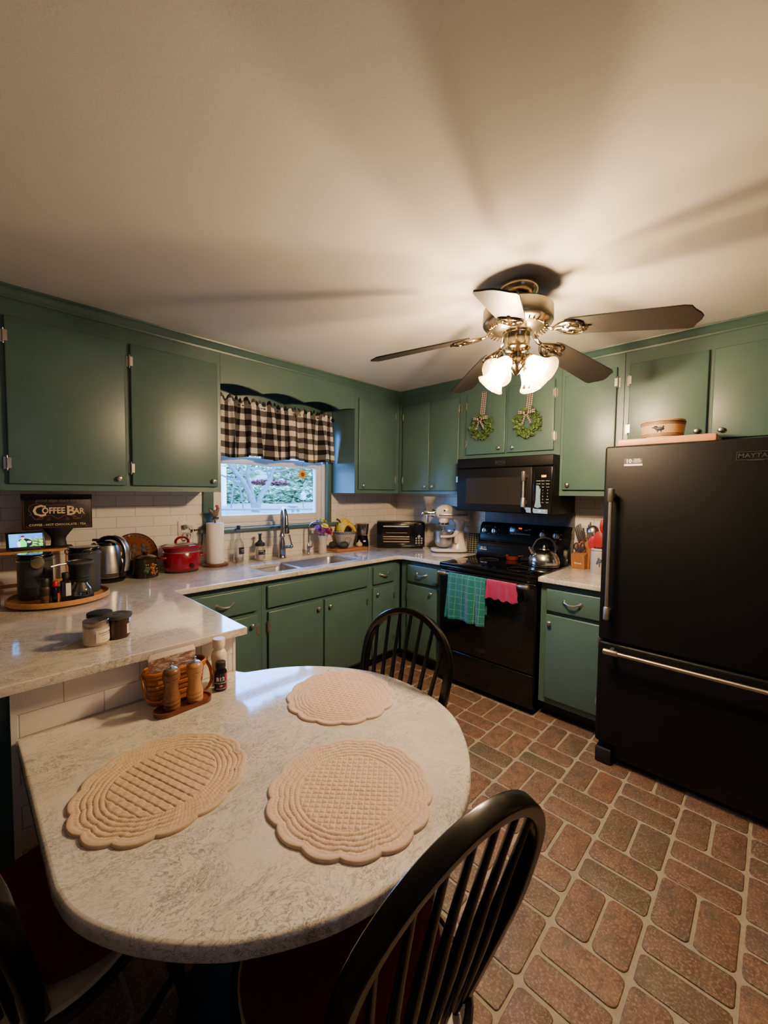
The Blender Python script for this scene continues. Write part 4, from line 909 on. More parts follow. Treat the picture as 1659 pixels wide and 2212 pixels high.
part('grip', MB().tube([(-.05, -.008, .172), (-.085, -.02, .170), (-.11, -.03, .166)], [.003, .0035, .004], 8), STEEL, t)
t = thing('spice_jar', 'small dark spice jar with clear base on the turntable front', 'spice jar', (-2.938, -.598, ZR)); part('jar_glass', MB().lathe([(0, 0), (.0155, 0), (.017, .003), (.017, .075), (.014, .08)], n=24), mat('spice_brown', (92, 66, 46), .2, var=.3, nscale=200), t)
o = part('paper_label', MB().lathe([(.0172, .04), (.0174, .041), (.0174, .07), (.0172, .071)], n=24), mat('spice_label', (44, 34, 34), .5), t); part('lid', MB().lathe([(0, .116), (.0165, .116), (.0175, .114), (.0175, .081), (.0, .08)], n=24), mat('spice_cap', (24, 28, 24), .4), t)
t = thing('extract_bottle', 'small black bottle with bright red cap on the turntable', 'bottle', (-2.906, -.612, ZR)); part('bottle_body', MB().lathe([(0, 0), (.0125, 0), (.0135, .003), (.0135, .058), (.009, .068), (.0075, .075), (.0075, .08)], n=20), mat('bottle_black', (18, 12, 12), .15, var=0), t)
part('cap', MB().lathe([(0, .102), (.009, .102), (.0105, .1), (.0105, .08), (0, .078)], n=20), mat('red_cap', (190, 18, 34), .35), t); part('paper_label', MB().grid(lambda u, v: (.0138 * math.cos(-1.0 + u), .0138 * math.sin(-1.0 + u), .008 + .04 * v), 8, 2), mat('orange_label', (176, 96, 60), .5), t)
t = thing('syrup_bottle', 'dark square bottle with white label on the turntable, beside the dripper', 'bottle', (-2.868, -.608, ZR)); part('bottle_body', MB().box(-.0185, .0185, -.0165, .0165, 0, .098, .005, 3).lathe([(.012, .096), (.011, .106), (.011, .11)], n=20), mat('syrup_dark', (34, 28, 26), .15, var=0), t)
part('paper_label', MB().box(-.002, .0168, -.0172, -.0166, .03, .088, .0002, 1), mat('label_white', (226, 218, 206), .6), t); part('cap', MB().lathe([(0, .134), (.0125, .134), (.0145, .131), (.0145, .11), (0, .109)], n=20), BLACKM, t)
# riser shelf, sign, display
t = thing('riser_shelf', 'low bamboo riser shelf on the counter carrying the display and coffee sign', 'shelf', (-2.92, -.145, ZC))
part('shelf_board', MB().box(-.165, .142, -.10, .10, .205, .217, .002), WOODLIGHT, t)
for x in (-.157, .134): part('shelf_side', MB().box(x - .008, x + .008, -.10, -.082, 0, .205, .002).box(x - .008, x + .008, .082, .10, 0, .205, .002).box(x - .008, x + .008, -.082, .082, .19, .205), WOODLIGHT, t)
part('shelf_rail', MB().box(-.149, .126, .085, .097, .01, .028).box(-.36, -.165, -.10, .09, .07, .09, .002), WOODLIGHT, t)
t = thing('coffee_sign', 'black and gold coffee bar sign with copper scroll border in a black stand', 'sign', (-2.835, -.165, ZC + .2172), math.radians(-3))
part('stand', MB().box(-.058, .058, -.05, .05, 0, .006, .002).lathe([(.043, .006), (.034, .012), (.030, .045), (.036, .06), (.064, .098), (.066, .106), (.05, .104), (0, .1)], n=30, sy=.55), BLACKM, t)
bd = part('sign_board', MB().box(-.146, .146, -.012, .0, .098, .282, .004), mat('sign_black', (22, 19, 17), .4, var=.25, nscale=40), t)
COP = mat('copper_print', (150, 88, 62), .5, .3); DCOP = mat('dim_copper_print', (122, 102, 84), .6)
b = MB(); frame(b, -.146, .146, .098, .282, .004, -.0135, 0, .001); paint(bd, b, mat('sign_rim', (58, 30, 20), .4))
b = MB(); frame(b, -.137, .137, .107, .273, .0013, -.0128, -.0118, 0); paint(bd, b, COP)
text('lettering', 'good days start here', .025, DCOP, bd, (0, -.0124, .249), MR, .0003, shear=.35, sx=.86)
text('lettering', 'C', .082, CREAMTXT, bd, (-.075, -.0124, .192), MR, .0003, bold=.0012); text('lettering', 'OFFEE', .044, CREAMTXT, bd, (-.0185, -.0124, .194), MR, .0003, bold=.0012, sx=.78)
text('lettering', 'B', .068, CREAMTXT, bd, (.053, -.0124, .192), MR, .0003, bold=.0014); text('lettering', 'AR', .042, CREAMTXT, bd, (.089, -.0124, .19), MR, .0003, bold=.0012, sx=.85)
text('lettering', 'COFFEE - HOT CHOCOLATE - TEA', .0155, CREAMTXT, bd, (0, -.0124, .121), MR, .0003, bold=.0003, sx=.98)
def scroll(pts, r=.0012): return MB().tube(catmull([(x, -.0124, z) for x, z in pts], 6), r, 5)
for sx in (-1, 1):
    for P in ([(sx * .118, .176), (sx * .108, .172), (sx * .108, .184), (sx * .116, .196), (sx * .112, .218), (sx * .088, .23), (sx * .06, .224), (sx * .056, .214), (sx * .064, .212)], [(sx * .104, .168), (sx * .092, .152), (sx * .07, .15), (sx * .062, .158), (sx * .07, .165), (sx * .076, .158)], [(sx * .09, .15), (sx * .06, .166), (sx * .03, .17), (sx * .014, .160), (0, .152)], [(sx * .05, .228), (sx * .03, .222), (sx * .012, .226), (0, .222)], [(sx * .034, .16), (sx * .044, .148), (sx * .034, .146), (sx * .032, .153)], [(sx * .13, .118), (sx * .122, .112), (sx * .112, .112)], [(sx * .13, .262), (sx * .122, .266), (sx * .112, .267)]): paint(bd, scroll(P), COP if P[0][1] < .25 else DCOP)
t = thing('smart_display', 'small smart display with a bright blue and green picture on the riser shelf', 'screen', (-2.968, -.218, ZC + .2172), math.radians(4))
part('display_base', MB().box(-.055, .055, -.012, .022, 0, .02, .006), BLACKM, t)
MD = TR(0, -.008, .008) @ RX(math.radians(-16))
o = part('display_body', MB().box(-.075, .075, 0, .010, 0, .088, .006, 3, M=MD), BLACKG, t)
SCR = NT('screen_picture'); c = SCR.n('TexCoord'); SCR.l(c.outputs['UV'], (sx_ := SCR.n('SeparateXYZ')).inputs[0]); U, Vv = sx_.outputs[0], sx_.outputs[1]
blob = lambda cx, cy, rx, ry: SCR.math('LESS_THAN', SCR.math('ADD', SCR.math('POWER', SCR.math('DIVIDE', SCR.math('SUBTRACT', U, cx), rx), 2), SCR.math('POWER', SCR.math('DIVIDE', SCR.math('SUBTRACT', Vv, cy), ry), 2)), 1)
sky = SCR.mix(Vv, srgb(40, 96, 170), srgb(60, 130, 235)); cur = SCR.mix(SCR.math('LESS_THAN', U, .28), sky, srgb(60, 150, 235))
nzs = SCR.noise(SCR.coord('UV'), 9, 4)
cur = SCR.mix(SCR.math('MULTIPLY', SCR.math('GREATER_THAN', U, .5), SCR.math('LESS_THAN', Vv, SCR.math('MULTIPLY_ADD', nzs.outputs[0], .7, .28))), cur, SCR.ramp(nzs.outputs[0], [(.4, srgb(24, 56, 40)), (.6, srgb(130, 190, 90))]))
for a_, col in (((.46, .3, .22, .34), (20, 26, 40)), ((.39, .2, .12, .36), (80, 220, 90)), ((.4, .68, .055, .12), (214, 150, 130)), ((.4, .8, .06, .07), (60, 40, 40)), ((.58, .36, .07, .08), (190, 170, 190)), ((.28, .2, .05, .25), (190, 220, 235))): cur = SCR.mix(blob(*a_), cur, srgb(*col))
SCR.set(col=(0, 0, 0, 1), emit=cur, estr=1.6, rough=.1)
part('screen', MB().poly([(-.064, -.0006, .012), (.064, -.0006, .012), (.064, -.0006, .078), (-.064, -.0006, .078)], MD, [(0, 0), (1, 0), (1, 1), (0, 1)]), SCR.m, t, label='glowing picture of a person in green before trees')
# wall-side things
t = thing('electric_kettle', 'stainless electric kettle with black handle facing away from the slow cooker', 'kettle', (-2.615, -.15, ZC), math.radians(-48))
part('kettle_base', MB().lathe([(0, 0), (.082, 0), (.084, .004), (.082, .02), (.07, .024), (0, .024)], n=40), BLACKG, t)
part('kettle_body', MB().lathe([(0, .026), (.076, .026), (.079, .03), (.079, .05), (.073, .09), (.062, .16), (.056, .2), (.05, .21), (0, .213)], n=48), STEEL, t)
part('water_window', MB().lathe([(.0795, .03), (.0800, .034), (.0800, .05), (.0795, .053)], n=48), mat('smoke_band', (70, 62, 54), .2), t)
part('lid', MB().lathe([(.052, .208), (.046, .222), (.02, .232), (0, .233)], n=32), BLACKG, t)
part('handle', MB().tube(catmull([(-.05, 0, .222), (-.02, 0, .245), (.03, 0, .25), (.075, 0, .235), (.102, 0, .19), (.107, 0, .12), (.098, 0, .06), (.078, 0, .035)], 5), [.013] * 36, 12, fx=1.5, up=(0, 1, 0)), BLACKG, t)
part('handle_strip', MB().tube(catmull([(.045, 0, .262), (.085, 0, .244), (.114, 0, .195), (.119, 0, .12), (.110, 0, .062)], 5), .005, 10, fx=4, up=(0, 1, 0)), STEEL, t)
part('spout', MB().tube(catmull([(-.05, 0, .18), (-.075, 0, .2), (-.088, 0, .212)], 4), [.022, .021, .019, .018, .016, .015, .014, .013, .012], 14), STEEL, t)
part('lid_lever', MB().box(-.085, -.02, -.012, .012, .228, .243, .006), BLACKG, t)
GBROWN = mat('brown_glaze', (112, 60, 22), .14, var=.3, nscale=14); DGL = mat('dark_glaze', (50, 30, 22), .12, var=.2, nscale=30)
FIG = mat('gingerbread_print', (50, 24, 15), .6)
t = thing('serving_platter', 'oval amber platter with dark rim and gingerbread figures leaning on the tiles', 'platter', (-2.452, -.035, ZC)); MP = TR(0, -.03, .003) @ RX(math.radians(-14)) @ TR(0, 0, .128)
p_ = part('platter_dish', MB().lathe([(0, .006), (.085, .006), (.1, .010), (.122, .022), (.126, .02), (.104, .003), (0, 0)], n=64, M=MP @ RX(PI / 2), sx=1.0, sy=1.0), GBROWN, t)
rimm = MB().tube([(.124 * math.cos(a), -.0205, .124 * math.sin(a)) for a in np.linspace(0, 2 * PI, 65)[:-1]], .0035, 8, True, M=MP)
for k in range(30):
    a = 2 * PI * k / 30; rimm.ball((.108 * math.cos(a), -.0155, .108 * math.sin(a)), (.006, .002, .003), 8, 6, M=MP)
part('rim', rimm, DGL, t)
g = MB()
for cx, cz in ((-.052, .014), (.052, .012), (-.002, .01)):
    g.ball((cx, -.0075, cz + .034), (.015, .0025, .016), 14, 8, M=MP); g.ball((cx, -.0075, cz + .004), (.014, .0025, .022), 14, 8, M=MP)
    for sx in (-1, 1): g.ball((cx + sx * .02, -.0075, cz + .012), (.016, .0025, .008), 12, 8, M=MP); g.ball((cx + sx * .01, -.0075, cz - .026), (.009, .0025, .018), 12, 8, M=MP)
paint(p_, g, FIG)
t = thing('cookie_crock', 'dark glazed lidded crock painted with a gingerbread figure, before the platter', 'crock', (-2.428, -.165, ZC))
p_ = part('crock_body', MB().lathe([(0, 0), (.068, 0), (.071, .004), (.066, .05), (.060, .1), (.058, .112)], n=40), mat('crock_glaze', (44, 38, 28), .12, var=.25, nscale=20), t); part('lid', MB().lathe([(.06, .112), (.063, .115), (.062, .12), (.04, .132), (.018, .136), (.012, .14), (.017, .148), (.012, .153), (0, .154)], n=36), DGL, t)
g = MB(); on = lambda a, z: Vector((.071 * math.cos(a) * (1 - (z - .004) * 1.05), .071 * math.sin(a) * (1 - (z - .004) * 1.05), z))
for a, z, r in ((-1.2, .078, .009), (-1.2, .055, .011), (-1.38, .063, .007), (-1.02, .063, .007), (-1.3, .03, .008), (-1.1, .03, .008), (-1.2, .042, .009)): p = on(a, z); g.ball(p, (r, r * .5, r * 1.15), 12, 8)
paint(p_, g, mat('ginger_paint', (142, 74, 34), .4)); g = MB()
for a, z in ((-.75, .05), (-.7, .035), (-.82, .028), (-1.0, .02), (-1.75, .08), (-1.6, .08), (-.95, .075), (-.8, .072)): g.ball(on(a, z), .0035, 8, 6)
paint(p_, g, mat('dot_paint', (196, 166, 120), .5)); g = MB()
for a, z in ((-1.75, .06), (-1.6, .055), (-1.7, .04), (-1.85, .045)): g.ball(on(a, z), (.011, .006, .013), 10, 8)
paint(p_, g, mat('green_paint_spot', (40, 74, 34), .5))
CRED = mat('crock_red', (128, 12, 34), .18, var=.05)
t = thing('slow_cooker', 'small red oval slow cooker with glass lid below the outlet', 'slow cooker', (-2.205, -.135, ZC))
part('cooker_foot', MB().lathe([(0, 0), (.098, 0), (.1, .006), (.098, .014), (0, .014)], n=40, sy=.78), BLACKM, t)
p_ = part('cooker_body', MB().lathe([(0, .012), (.1, .012), (.106, .018), (.110, .04), (.110, .125), (.107, .128)], n=48, sy=.78), CRED, t)
part('steel_band', MB().lathe([(.1085, .126), (.112, .128), (.112, .132), (.1085, .134)], n=48, sy=.78), NICKEL, t)
part('crock_rim', MB().lathe([(.106, .133), (.109, .142), (.114, .154), (.119, .157), (.119, .163), (.112, .165), (.106, .16), (.1, .14)], n=48, sy=.78), CRED, t)
part('lid', MB().lathe([(.108, .164), (.104, .168), (.075, .18), (.04, .188), (0, .19)], n=48, sy=.78), clear('lid_glass', gloss=.2), t)
part('lid_rim', MB().lathe([(.106, .163), (.110, .165), (.109, .169), (.104, .17)], n=48, sy=.78), CRED, t)
part('lid_handle', MB().tube(catmull([(-.04, 0, .186), (-.036, 0, .205), (-.02, 0, .218), (0, 0, .221), (.02, 0, .218), (.036, 0, .205), (.04, 0, .186)], 5), .0075, 10, fx=1.7, up=(0, 1, 0)), CRED, t)
for sx in (-1, 1): part('side_handle', MB().tube(catmull([(sx * .104, -.025, .098), (sx * .13, -.022, .10), (sx * .138, 0, .10), (sx * .13, .022, .10), (sx * .104, .025, .098)], 4), .008, 10), CRED, t)
MK = TR(.03, -.0825, .045) @ RZ(.2) @ RX(PI / 2); part('control_knob', MB().lathe([(0, .014), (.012, .014), (.0145, .011), (.0155, 0)], n=24, M=MK).box(-.0025, .0025, -.013, .013, .012, .018, .001, 1, M=MK), mat('knob_dark_red', (70, 10, 16), .3), t)
text('lettering', 'Rival', .011, mat('faded_print', (186, 90, 96), .5), p_, (.015, -.0868, .1), (PI / 2, 0, .06), .0002)
# outlets and cords
OUTM = mat('outlet_almond', (218, 206, 190), .4, var=0)
def outlet(x, z, lab, w=.072):
    t = thing('outlet', lab, 'outlet', (x, -.0005, z)); part('cover_plate', MB().box(-w / 2, w / 2, -.006, 0, -.058, .058, .003), OUTM, t); k = max(1, round(w / .06) - 0) if w > .1 else 1
    for i in range(k):
        cx = (i - (k - 1) / 2) * .046
        for dz in (-.02, .02):
            r = part('receptacle', MB().box(cx - .016, cx + .016, -.0085, -.005, dz - .0135, dz + .0135, .004), OUTM, t); paint(r, MB().box(cx - .007, cx - .005, -.0092, -.008, dz - .004, dz + .005).box(cx + .005, cx + .007, -.0092, -.008, dz - .004, dz + .005), DARKTXT)
    return t
outlet(-2.125, 1.172, 'almond wall outlet above the red slow cooker with cords plugged in', .118); outlet(-.763, 1.205, 'almond wall outlet on the tiles behind the bananas', .112)
WCORD = mat('white_cord', (206, 200, 190), .5); b = MB(); b.box(-2.16, -2.13, -.03, -.0095, 1.178, 1.206, .005); o = MB()
t = thing('white_cord', 'white coiled appliance cord plugged in above the slow cooker', 'cord', (-2.14, -.02, 1.15)); cw = [(.0, -.006, .045), (.022, -.014, .05), (.042, -.012, .03), (.046, -.01, -.01), (.042, -.016, -.045), (.034, -.03, -.075), (.03, -.03, -.09)]
part('plug', MB().box(-.018, .012, -.010, .0105, .028, .056, .005), mat('plug_grey', (96, 98, 84), .6), t); part('cord', MB().tube(catmull(cw, 7), .0032, 8), WCORD, t)
part('cord_coil', MB().tube([(.008 + (.019 + .004 * math.sin(a * .5)) * math.cos(a), -.006 - .0012 * a, -.018 + (.022 + .003 * math.cos(a * .7)) * math.sin(a)) for a in np.linspace(0, 14, 90)], .003, 7), WCORD, t)
t = thing('black_cord', 'black plug and cord running from the outlet toward the paper towels', 'cord', (-2.08, -.015, 1.165)); part('plug', MB().box(-.022, .002, -.01, .005, -.007, .007, .003), BLACKM, t)
part('cord', MB().tube(catmull([(0, 0, 0), (.03, -.004, .003), (.045, -.01, -.01), (.045, -.015, -.07), (.03, -.02, -.13), (-.0, -.03, -.175), (-.03, -.055, -.215), (-.034, -.075, -.247)], 6), .0035, 8), BLACKM, t)
# paper towels
t = thing('paper_towel_holder', 'round wooden paper towel holder topped with a small red-combed rooster', 'towel holder', (-1.968, -.088, ZC))
part('base', MB().lathe([(0, 0), (.084, 0), (.086, .004), (.085, .014), (.078, .02), (0, .02)], n=44), WALNUT, t); part('post', MB().cyl((0, 0, .02), (0, 0, .325), .006), WALNUT, t)
ro = part('rooster_finial', MB().ball((0, 0, .365), (.024, .018, .026), 18, 12).tube(catmull([(.012, 0, .378), (.02, 0, .395), (.018, 0, .41)], 4), [.015, .014, .0125, .0115, .011, .0105, .010, .009, .006], 12).tube([(-.018, 0, .372), (-.034, 0, .386), (-.038, 0, .40)], [.012, .009, .004], 10).lathe([(.022, .322), (.018, .332), (.008, .336), (.006, .35)], n=16), mat('rooster_grey', (112, 92, 80), .7, var=.3, nscale=150), t)
paint(ro, MB().ball((.014, 0, .417), (.012, .004, .010), 12, 8).ball((.022, 0, .412), (.006, .004, .006), 10, 6).tube([(.026, 0, .404), (.038, 0, .40)], [.004, .001], 8).ball((.028, 0, .394), (.004, .003, .008), 8, 6), mat('comb_red', (176, 26, 30), .5))
for k in range(3): paint(ro, MB().ball((-.012 + .013 * k, -.014, .335), (.008, .006, .008), 10, 8), mat('rooster_dark', (52, 40, 34), .7))
single('paper_towel_roll', MB().lathe([(.02, 0), (.056, 0), (.0575, .003), (.0575, .277), (.056, .28), (.02, .28), (.02, 0)], n=48), PAPER, 'full roll of white paper towels on the wooden holder', 'paper towels', (-1.968, -.088, ZC + .0205))
# sink-side bottles
t = thing('glass_bottle', 'clear glass bottle with black stopper and round black label behind the sink', 'bottle', (-1.79, -.075, ZC))
part('bottle_glass', MB().lathe([(0, .002), (.034, .002), (.037, .006), (.037, .125), (.034, .145), (.02, .17), (.0135, .185), (.0125, .235), (.015, .238), (.015, .246), (.011, .246), (.0105, .185), (.018, .168), (.032, .143), (.0345, .124), (.0345, .008), (0, .006)], n=36), GLASS, t)
part('liquid', MB().lathe([(0, .007), (.034, .007), (.034, .035), (0, .035)], n=30), clear('soap_water', (214, 208, 190), .1), t); part('stopper', MB().lathe([(0, .272), (.012, .272), (.013, .268), (.013, .247), (.009, .24), (0, .24)], n=18), BLACKM, t)
l_ = part('paper_label', MB().grid(lambda u, v: (.0376 * math.cos(-2.0 + 1.6 * u), .0376 * math.sin(-2.0 + 1.6 * u), .065 + .05 * v), 16, 8), mat('label_black', (20, 20, 22), .5), t); text('print', 'DISH', .012, WHITETXT, l_, (0, 0, .094), (0, 0, .4), .0002, bend=.0378); text('print', 'SOAP', .008, WHITETXT, l_, (0, 0, .08), (0, 0, .4), .0002, bend=.0378)
t = thing('soap_dispenser', 'mason jar foaming soap dispenser with black pump, left of the faucet', 'soap dispenser', (-1.625, -.085, ZC))
part('jar_glass', MB().lathe([(0, .002), (.034, .002), (.039, .007), (.0395, .075), (.037, .09), (.029, .1), (.028, .112), (.0265, .112), (.027, .099), (.0345, .089), (.037, .075), (.0365, .009), (0, .006)], n=36), GLASS, t); part('soap', MB().lathe([(0, .007), (.036, .009), (.0365, .05), (0, .05)], n=30), mat('soap_cream', (206, 196, 166), .3), t)
l_ = part('paper_label', MB().grid(lambda u, v: (.0402 * math.cos(-2.35 + 2.0 * u), .0402 * math.sin(-2.35 + 2.0 * u), .046 + .034 * v), 20, 2), mat('label_black', (20, 20, 22), .5), t)
text('print', 'HAND', .012, WHITETXT, l_, (0, 0, .071), (0, 0, -.2), .0002, bend=.0404); text('print', 'SOAP', .012, WHITETXT, l_, (0, 0, .056), (0, 0, .45), .0002, bend=.0404)
part('collar', MB().lathe([(.026, .108), (.036, .109), (.037, .112), (.037, .128), (.033, .133), (.018, .142), (.016, .15), (.011, .152), (.010, .185), (0, .185)], n=32), BLACKM, t); part('pump_head', MB().lathe([(0, .183), (.011, .183), (.012, .196), (.015, .199), (.015, .204), (0, .206)], n=20).tube([(0, 0, .198), (-.012, -.012, .2), (-.018, -.018, .194)], [.006, .005, .004], 10), BLACKM, t)
# faucets
BN = mat('faucet_nickel', (176, 172, 166), .2, 1, var=.04)
t = thing('kitchen_faucet', 'tall brushed nickel pull-down kitchen faucet standing behind the sink', 'faucet', (-1.443, -.10, ZC), math.radians(-40))
part('body', MB().lathe([(0, 0), (.031, 0), (.033, .004), (.03, .008), (.0275, .03), (.0285, .06), (.027, .10), (.02, .135), (.0165, .155), (.0165, .162), (.021, .168), (.021, .176), (.017, .182), (.0155, .2)], n=32), BN, t)
part('spout_arc', MB().tube(catmull([(0, 0, .195), (0, 0, .27), (0, 0, .315), (.006, -.018, .365), (.02, -.055, .39), (.035, -.098, .38), (.046, -.128, .345), (.049, -.136, .32)], 6), [.0145] * 20 + [.0155] * 23, 16), BN, t)
part('spray_head', MB().tube([(.049, -.136, .325), (.050, -.138, .305), (.052, -.144, .26), (.0545, -.150, .215), (.055, -.151, .205)], [.016, .017, .0205, .0235, .021], 20), BN, t); part('spray_button', MB().box(.045, .066, -.170, -.160, .252, .275, .003), BLACKM, t)
part('side_stem', MB().tube([(.018, 0, .088), (.055, -.004, .09), (.06, -.005, .09)], [.017, .0155, .012], 16).lathe([(0, .02), (.01, .018), (.0165, .01), (.018, 0), (.0165, -.01), (0, -.014)], n=20, M=TR(.07, -.005, .092) @ RY(PI / 2)), BN, t)
part('lever', MB().tube([(.078, -.006, .098), (.07, -.006, .125), (.062, -.008, .16), (.056, -.009, .182), (.055, -.009, .187)], [.0055, .006, .0072, .0075, .003], 12), BN, t)
t = thing('filter_tap', 'slim nickel gooseneck filtered water tap beside the flower vase', 'faucet', (-1.18, -.085, ZC), 0)
part('body', MB().lathe([(0, 0), (.016, 0), (.017, .004), (.013, .012), (.010, .03), (.014, .045), (.016, .06), (.014, .072), (.0085, .085), (.0065, .095)], n=24), BN, t)
part('gooseneck', MB().tube(catmull([(0, 0, .09), (0, 0, .18), (.0, -.0, .22), (.014, -.022, .258), (.038, -.058, .27), (.06, -.092, .25), (.07, -.105, .215)], 6), .0062, 12), BN, t); part('lever', MB().tube([(.012, 0, .058), (.03, -.002, .058), (.034, -.003, .062), (.034, -.004, .1)], [.006, .006, .005, .004], 10), BN, t)
# vase and flowers
t = thing('flower_vase', 'cream ribbed ceramic vase holding a mixed bouquet by the window', 'vase', (-1.062, -.125, ZC)); part('vase_body', MB().lathe([(0, 0), (.034, 0), (.036, .004), (.034, .03), (.029, .07), (.03, .11), (.037, .14), (.042, .152), (.04, .153), (.034, .138), (.026, .11), (.024, .07), (.026, .02), (0, .015)], n=36), CERAM, t)
def flower(dx, dy, z, R, m, lab, style, grp, tilt=(0, 0)):
    t = thing('cut_flower', lab, 'flower', (-1.062 + dx, -.125 + dy, ZC + z), 0, grp); M = Matrix.Rotation(tilt[0], 4, 'Y') @ Matrix.Rotation(tilt[1], 4, 'X'); b = MB()
    for ring, (n, L, el) in enumerate(((13, 1, .25), (11, .8, .55), (8, .55, .95))):
        for k in range(n):
            a = 2 * PI * k / n + ring * .3; MM = M @ RZ(a) @ RY(-el); l = R * L; w_ = l * (.2 if style == 'mum' else .27)
            b.grid(lambda u, v: (l * (.1 + .9 * v), w_ * (u * 2 - 1) * math.sin(PI * min(.97, max(.05, v))) ** .7, .12 * l * math.sin(PI * v)), 3, 5, M=MM)
    part('petals', b, m, t, norm=False); part('flower_center', MB().ball((0, 0, R * .12), (R * .2, R * .2, R * .14), 10, 8, M=M), mat('flower_eye', (150, 130, 40), .8), t)
    tx, ty = -dx * .8, -dy * .8; part('stem', MB().tube(catmull([(0, 0, 0), (tx * .5, ty * .5, -z * .35 + .03), (tx, ty, -z * .92 + .02)], 5), .002, 6), LEAFG, t)
MAG = mat('flower_magenta', (122, 26, 92), .7, var=.3, nscale=120); PUR = mat('flower_lilac', (132, 56, 140), .7, var=.2); YF = mat('flower_yellow', (232, 206, 48), .7, var=.15); LIM = mat('flower_lime', (150, 200, 60), .7, var=.15); ORF = mat('flower_orange', (226, 122, 30), .7, var=.2)
G_ = 'flowers of the bouquet by the window'
flower(-.03, -.024, .19, .045, MAG, 'deep magenta mum low at the front left of the bouquet', 'mum', G_, (-.5, .5)); flower(.015, -.04, .185, .046, MAG, 'deep magenta mum low at the front middle of the bouquet', 'mum', G_, (.1, .8)); flower(.045, .012, .222, .042, MAG, 'deep magenta mum on the right shoulder of the bouquet', 'mum', G_, (.6, .2))
flower(-.058, -.004, .225, .026, PUR, 'lilac daisy at the left edge of the bouquet', 'd', G_, (-.8, .4)); flower(-.036, .02, .268, .024, PUR, 'small lilac daisy at the upper left of the bouquet', 'd', G_, (-.4, .4)); flower(0, -.028, .232, .036, YF, 'bright yellow daisy in the middle of the bouquet', 'd', G_, (-.1, .6)); flower(.026, .016, .27, .034, YF, 'yellow daisy at the top right of the bouquet', 'd', G_, (.5, .4)); flower(-.008, .02, .285, .028, LIM, 'lime green button flower at the top of the bouquet', 'mum', G_, (-.1, .3)); flower(.06, -.026, .2, .04, ORF, 'orange daisy at the right of the bouquet', 'd', G_, (.9, .5)); flower(.05, -.04, .175, .03, ORF, 'smaller orange daisy hanging low on the right of the bouquet', 'd', G_, (.9, 1))
# cutting board with fruit
BX, BY, BZ = -.775, -.115, ZC + .024
t = thing('cutting_board', 'small thick wooden cutting board under the fruit bowl', 'cutting board', (BX, BY, ZC), math.radians(-4)); part('board', MB().box(-.17, .17, -.085, .085, 0, .024, .006, 3), WOODRED, t)
t = thing('fruit_bowl', 'grey stoneware bowl with blue rim and painted sheep holding bananas', 'bowl', (-.79, -.10, BZ))
p_ = part('bowl_body', MB().lathe([(0, .003), (.062, .0), (.068, .004), (.078, .05), (.094, .11), (.103, .14), (.105, .146), (.102, .148), (.098, .14), (.089, .11), (.073, .05), (.062, .012), (0, .01)], n=48), mat('stoneware_grey', (168, 160, 148), .35, var=.06), t)
BLUE = mat('cobalt_paint', (58, 66, 88), .4); g = MB(); rr = lambda z: .068 + (z - .004) * .262
def onb(a, z): r = rr(z); return Vector((r * math.cos(a), r * math.sin(a), z))
for k in range(40): g.ball(onb(2 * PI * k / 40, .135), (.005, .005, .006), 6, 4)
paint(p_, g, BLUE); g = MB(); g.lathe([(rr(.142) + .0022, .143), (rr(.145) + .0025, .1455)], n=40); g.lathe([(rr(.126) + .0012, .126), (rr(.128) + .0015, .128)], n=40); paint(p_, g, BLUE)
g = MB(); ca = -1.95
sh = [(-.36, .08), (-.3, .094), (-.15, .098), (.05, .096), (.2, .095), (.3, .088), (.36, .078), (.34, .066), (.26, .062), (.24, .045), (.2, .03), (.15, .03), (.16, .05), (.1, .056), (-.1, .052), (-.16, .035), (-.2, .028), (-.24, .032), (-.22, .055), (-.3, .06), (-.38, .066)]
g.tube(catmull([tuple(onb(ca + a * .9, z) * 1.0) for a, z in sh], 3, True), .0016, 6, True)
for a, z in ((-.1, .078), (.05, .082), (.15, .074), (-.2, .08), (0, .068), (.1, .065)): g.tube([onb(ca + a, z), onb(ca + a + .07, z + .006)], .0011, 5)
paint(p_, g, BLUE)
BAN = mat('banana_yellow', (226, 184, 44), .45, var=.1); BTIP = mat('banana_tip', (50, 40, 24), .7)
BB = BZ + .142
def banana(x0, x1, y, peak, lab, dz=0):
    o = Vector(((x0 + x1) / 2, y, BB)); w_ = x1 - x0; t = thing('banana', lab, 'banana', o, -.12, 'bananas in the fruit bowl'); f = lambda u, z: (-w_ / 2 + w_ * u, .012 * math.sin(PI * u), z)
    P = catmull([f(0, dz - .012), f(.1, peak * .5), f(.34, peak * .95), f(.62, peak * .86), f(.86, peak * .45), f(1, dz - .006)], 5); n = len(P)
    part('peel', MB().tube(P, [.006 + .0135 * math.sin(PI * (i + .6) / (n + .2)) ** .5 for i in range(n)], 7), BAN, t, 25); part('tip', MB().ball(P[-1], (.006, .006, .006), 8, 6), BTIP, t)
    return t
banana(-.868, -.725, -.158, .078, 'front banana arching over the rim of the fruit bowl'); banana(-.862, -.715, -.125, .096, 'second banana from the front in the fruit bowl'); q_ = banana(-.855, -.705, -.092, .106, 'third banana, arching highest in the fruit bowl'); banana(-.845, -.71, -.06, .09, 'rear banana in the fruit bowl, nearest the wall')
part('stalk', MB().tube(catmull([(-.052, 0, .08), (-.072, 0, .105), (-.092, 0, .115)], 4), [.008, .0075, .007, .007, .0065, .007, .008, .0095, .01], 8), BTIP, q_)
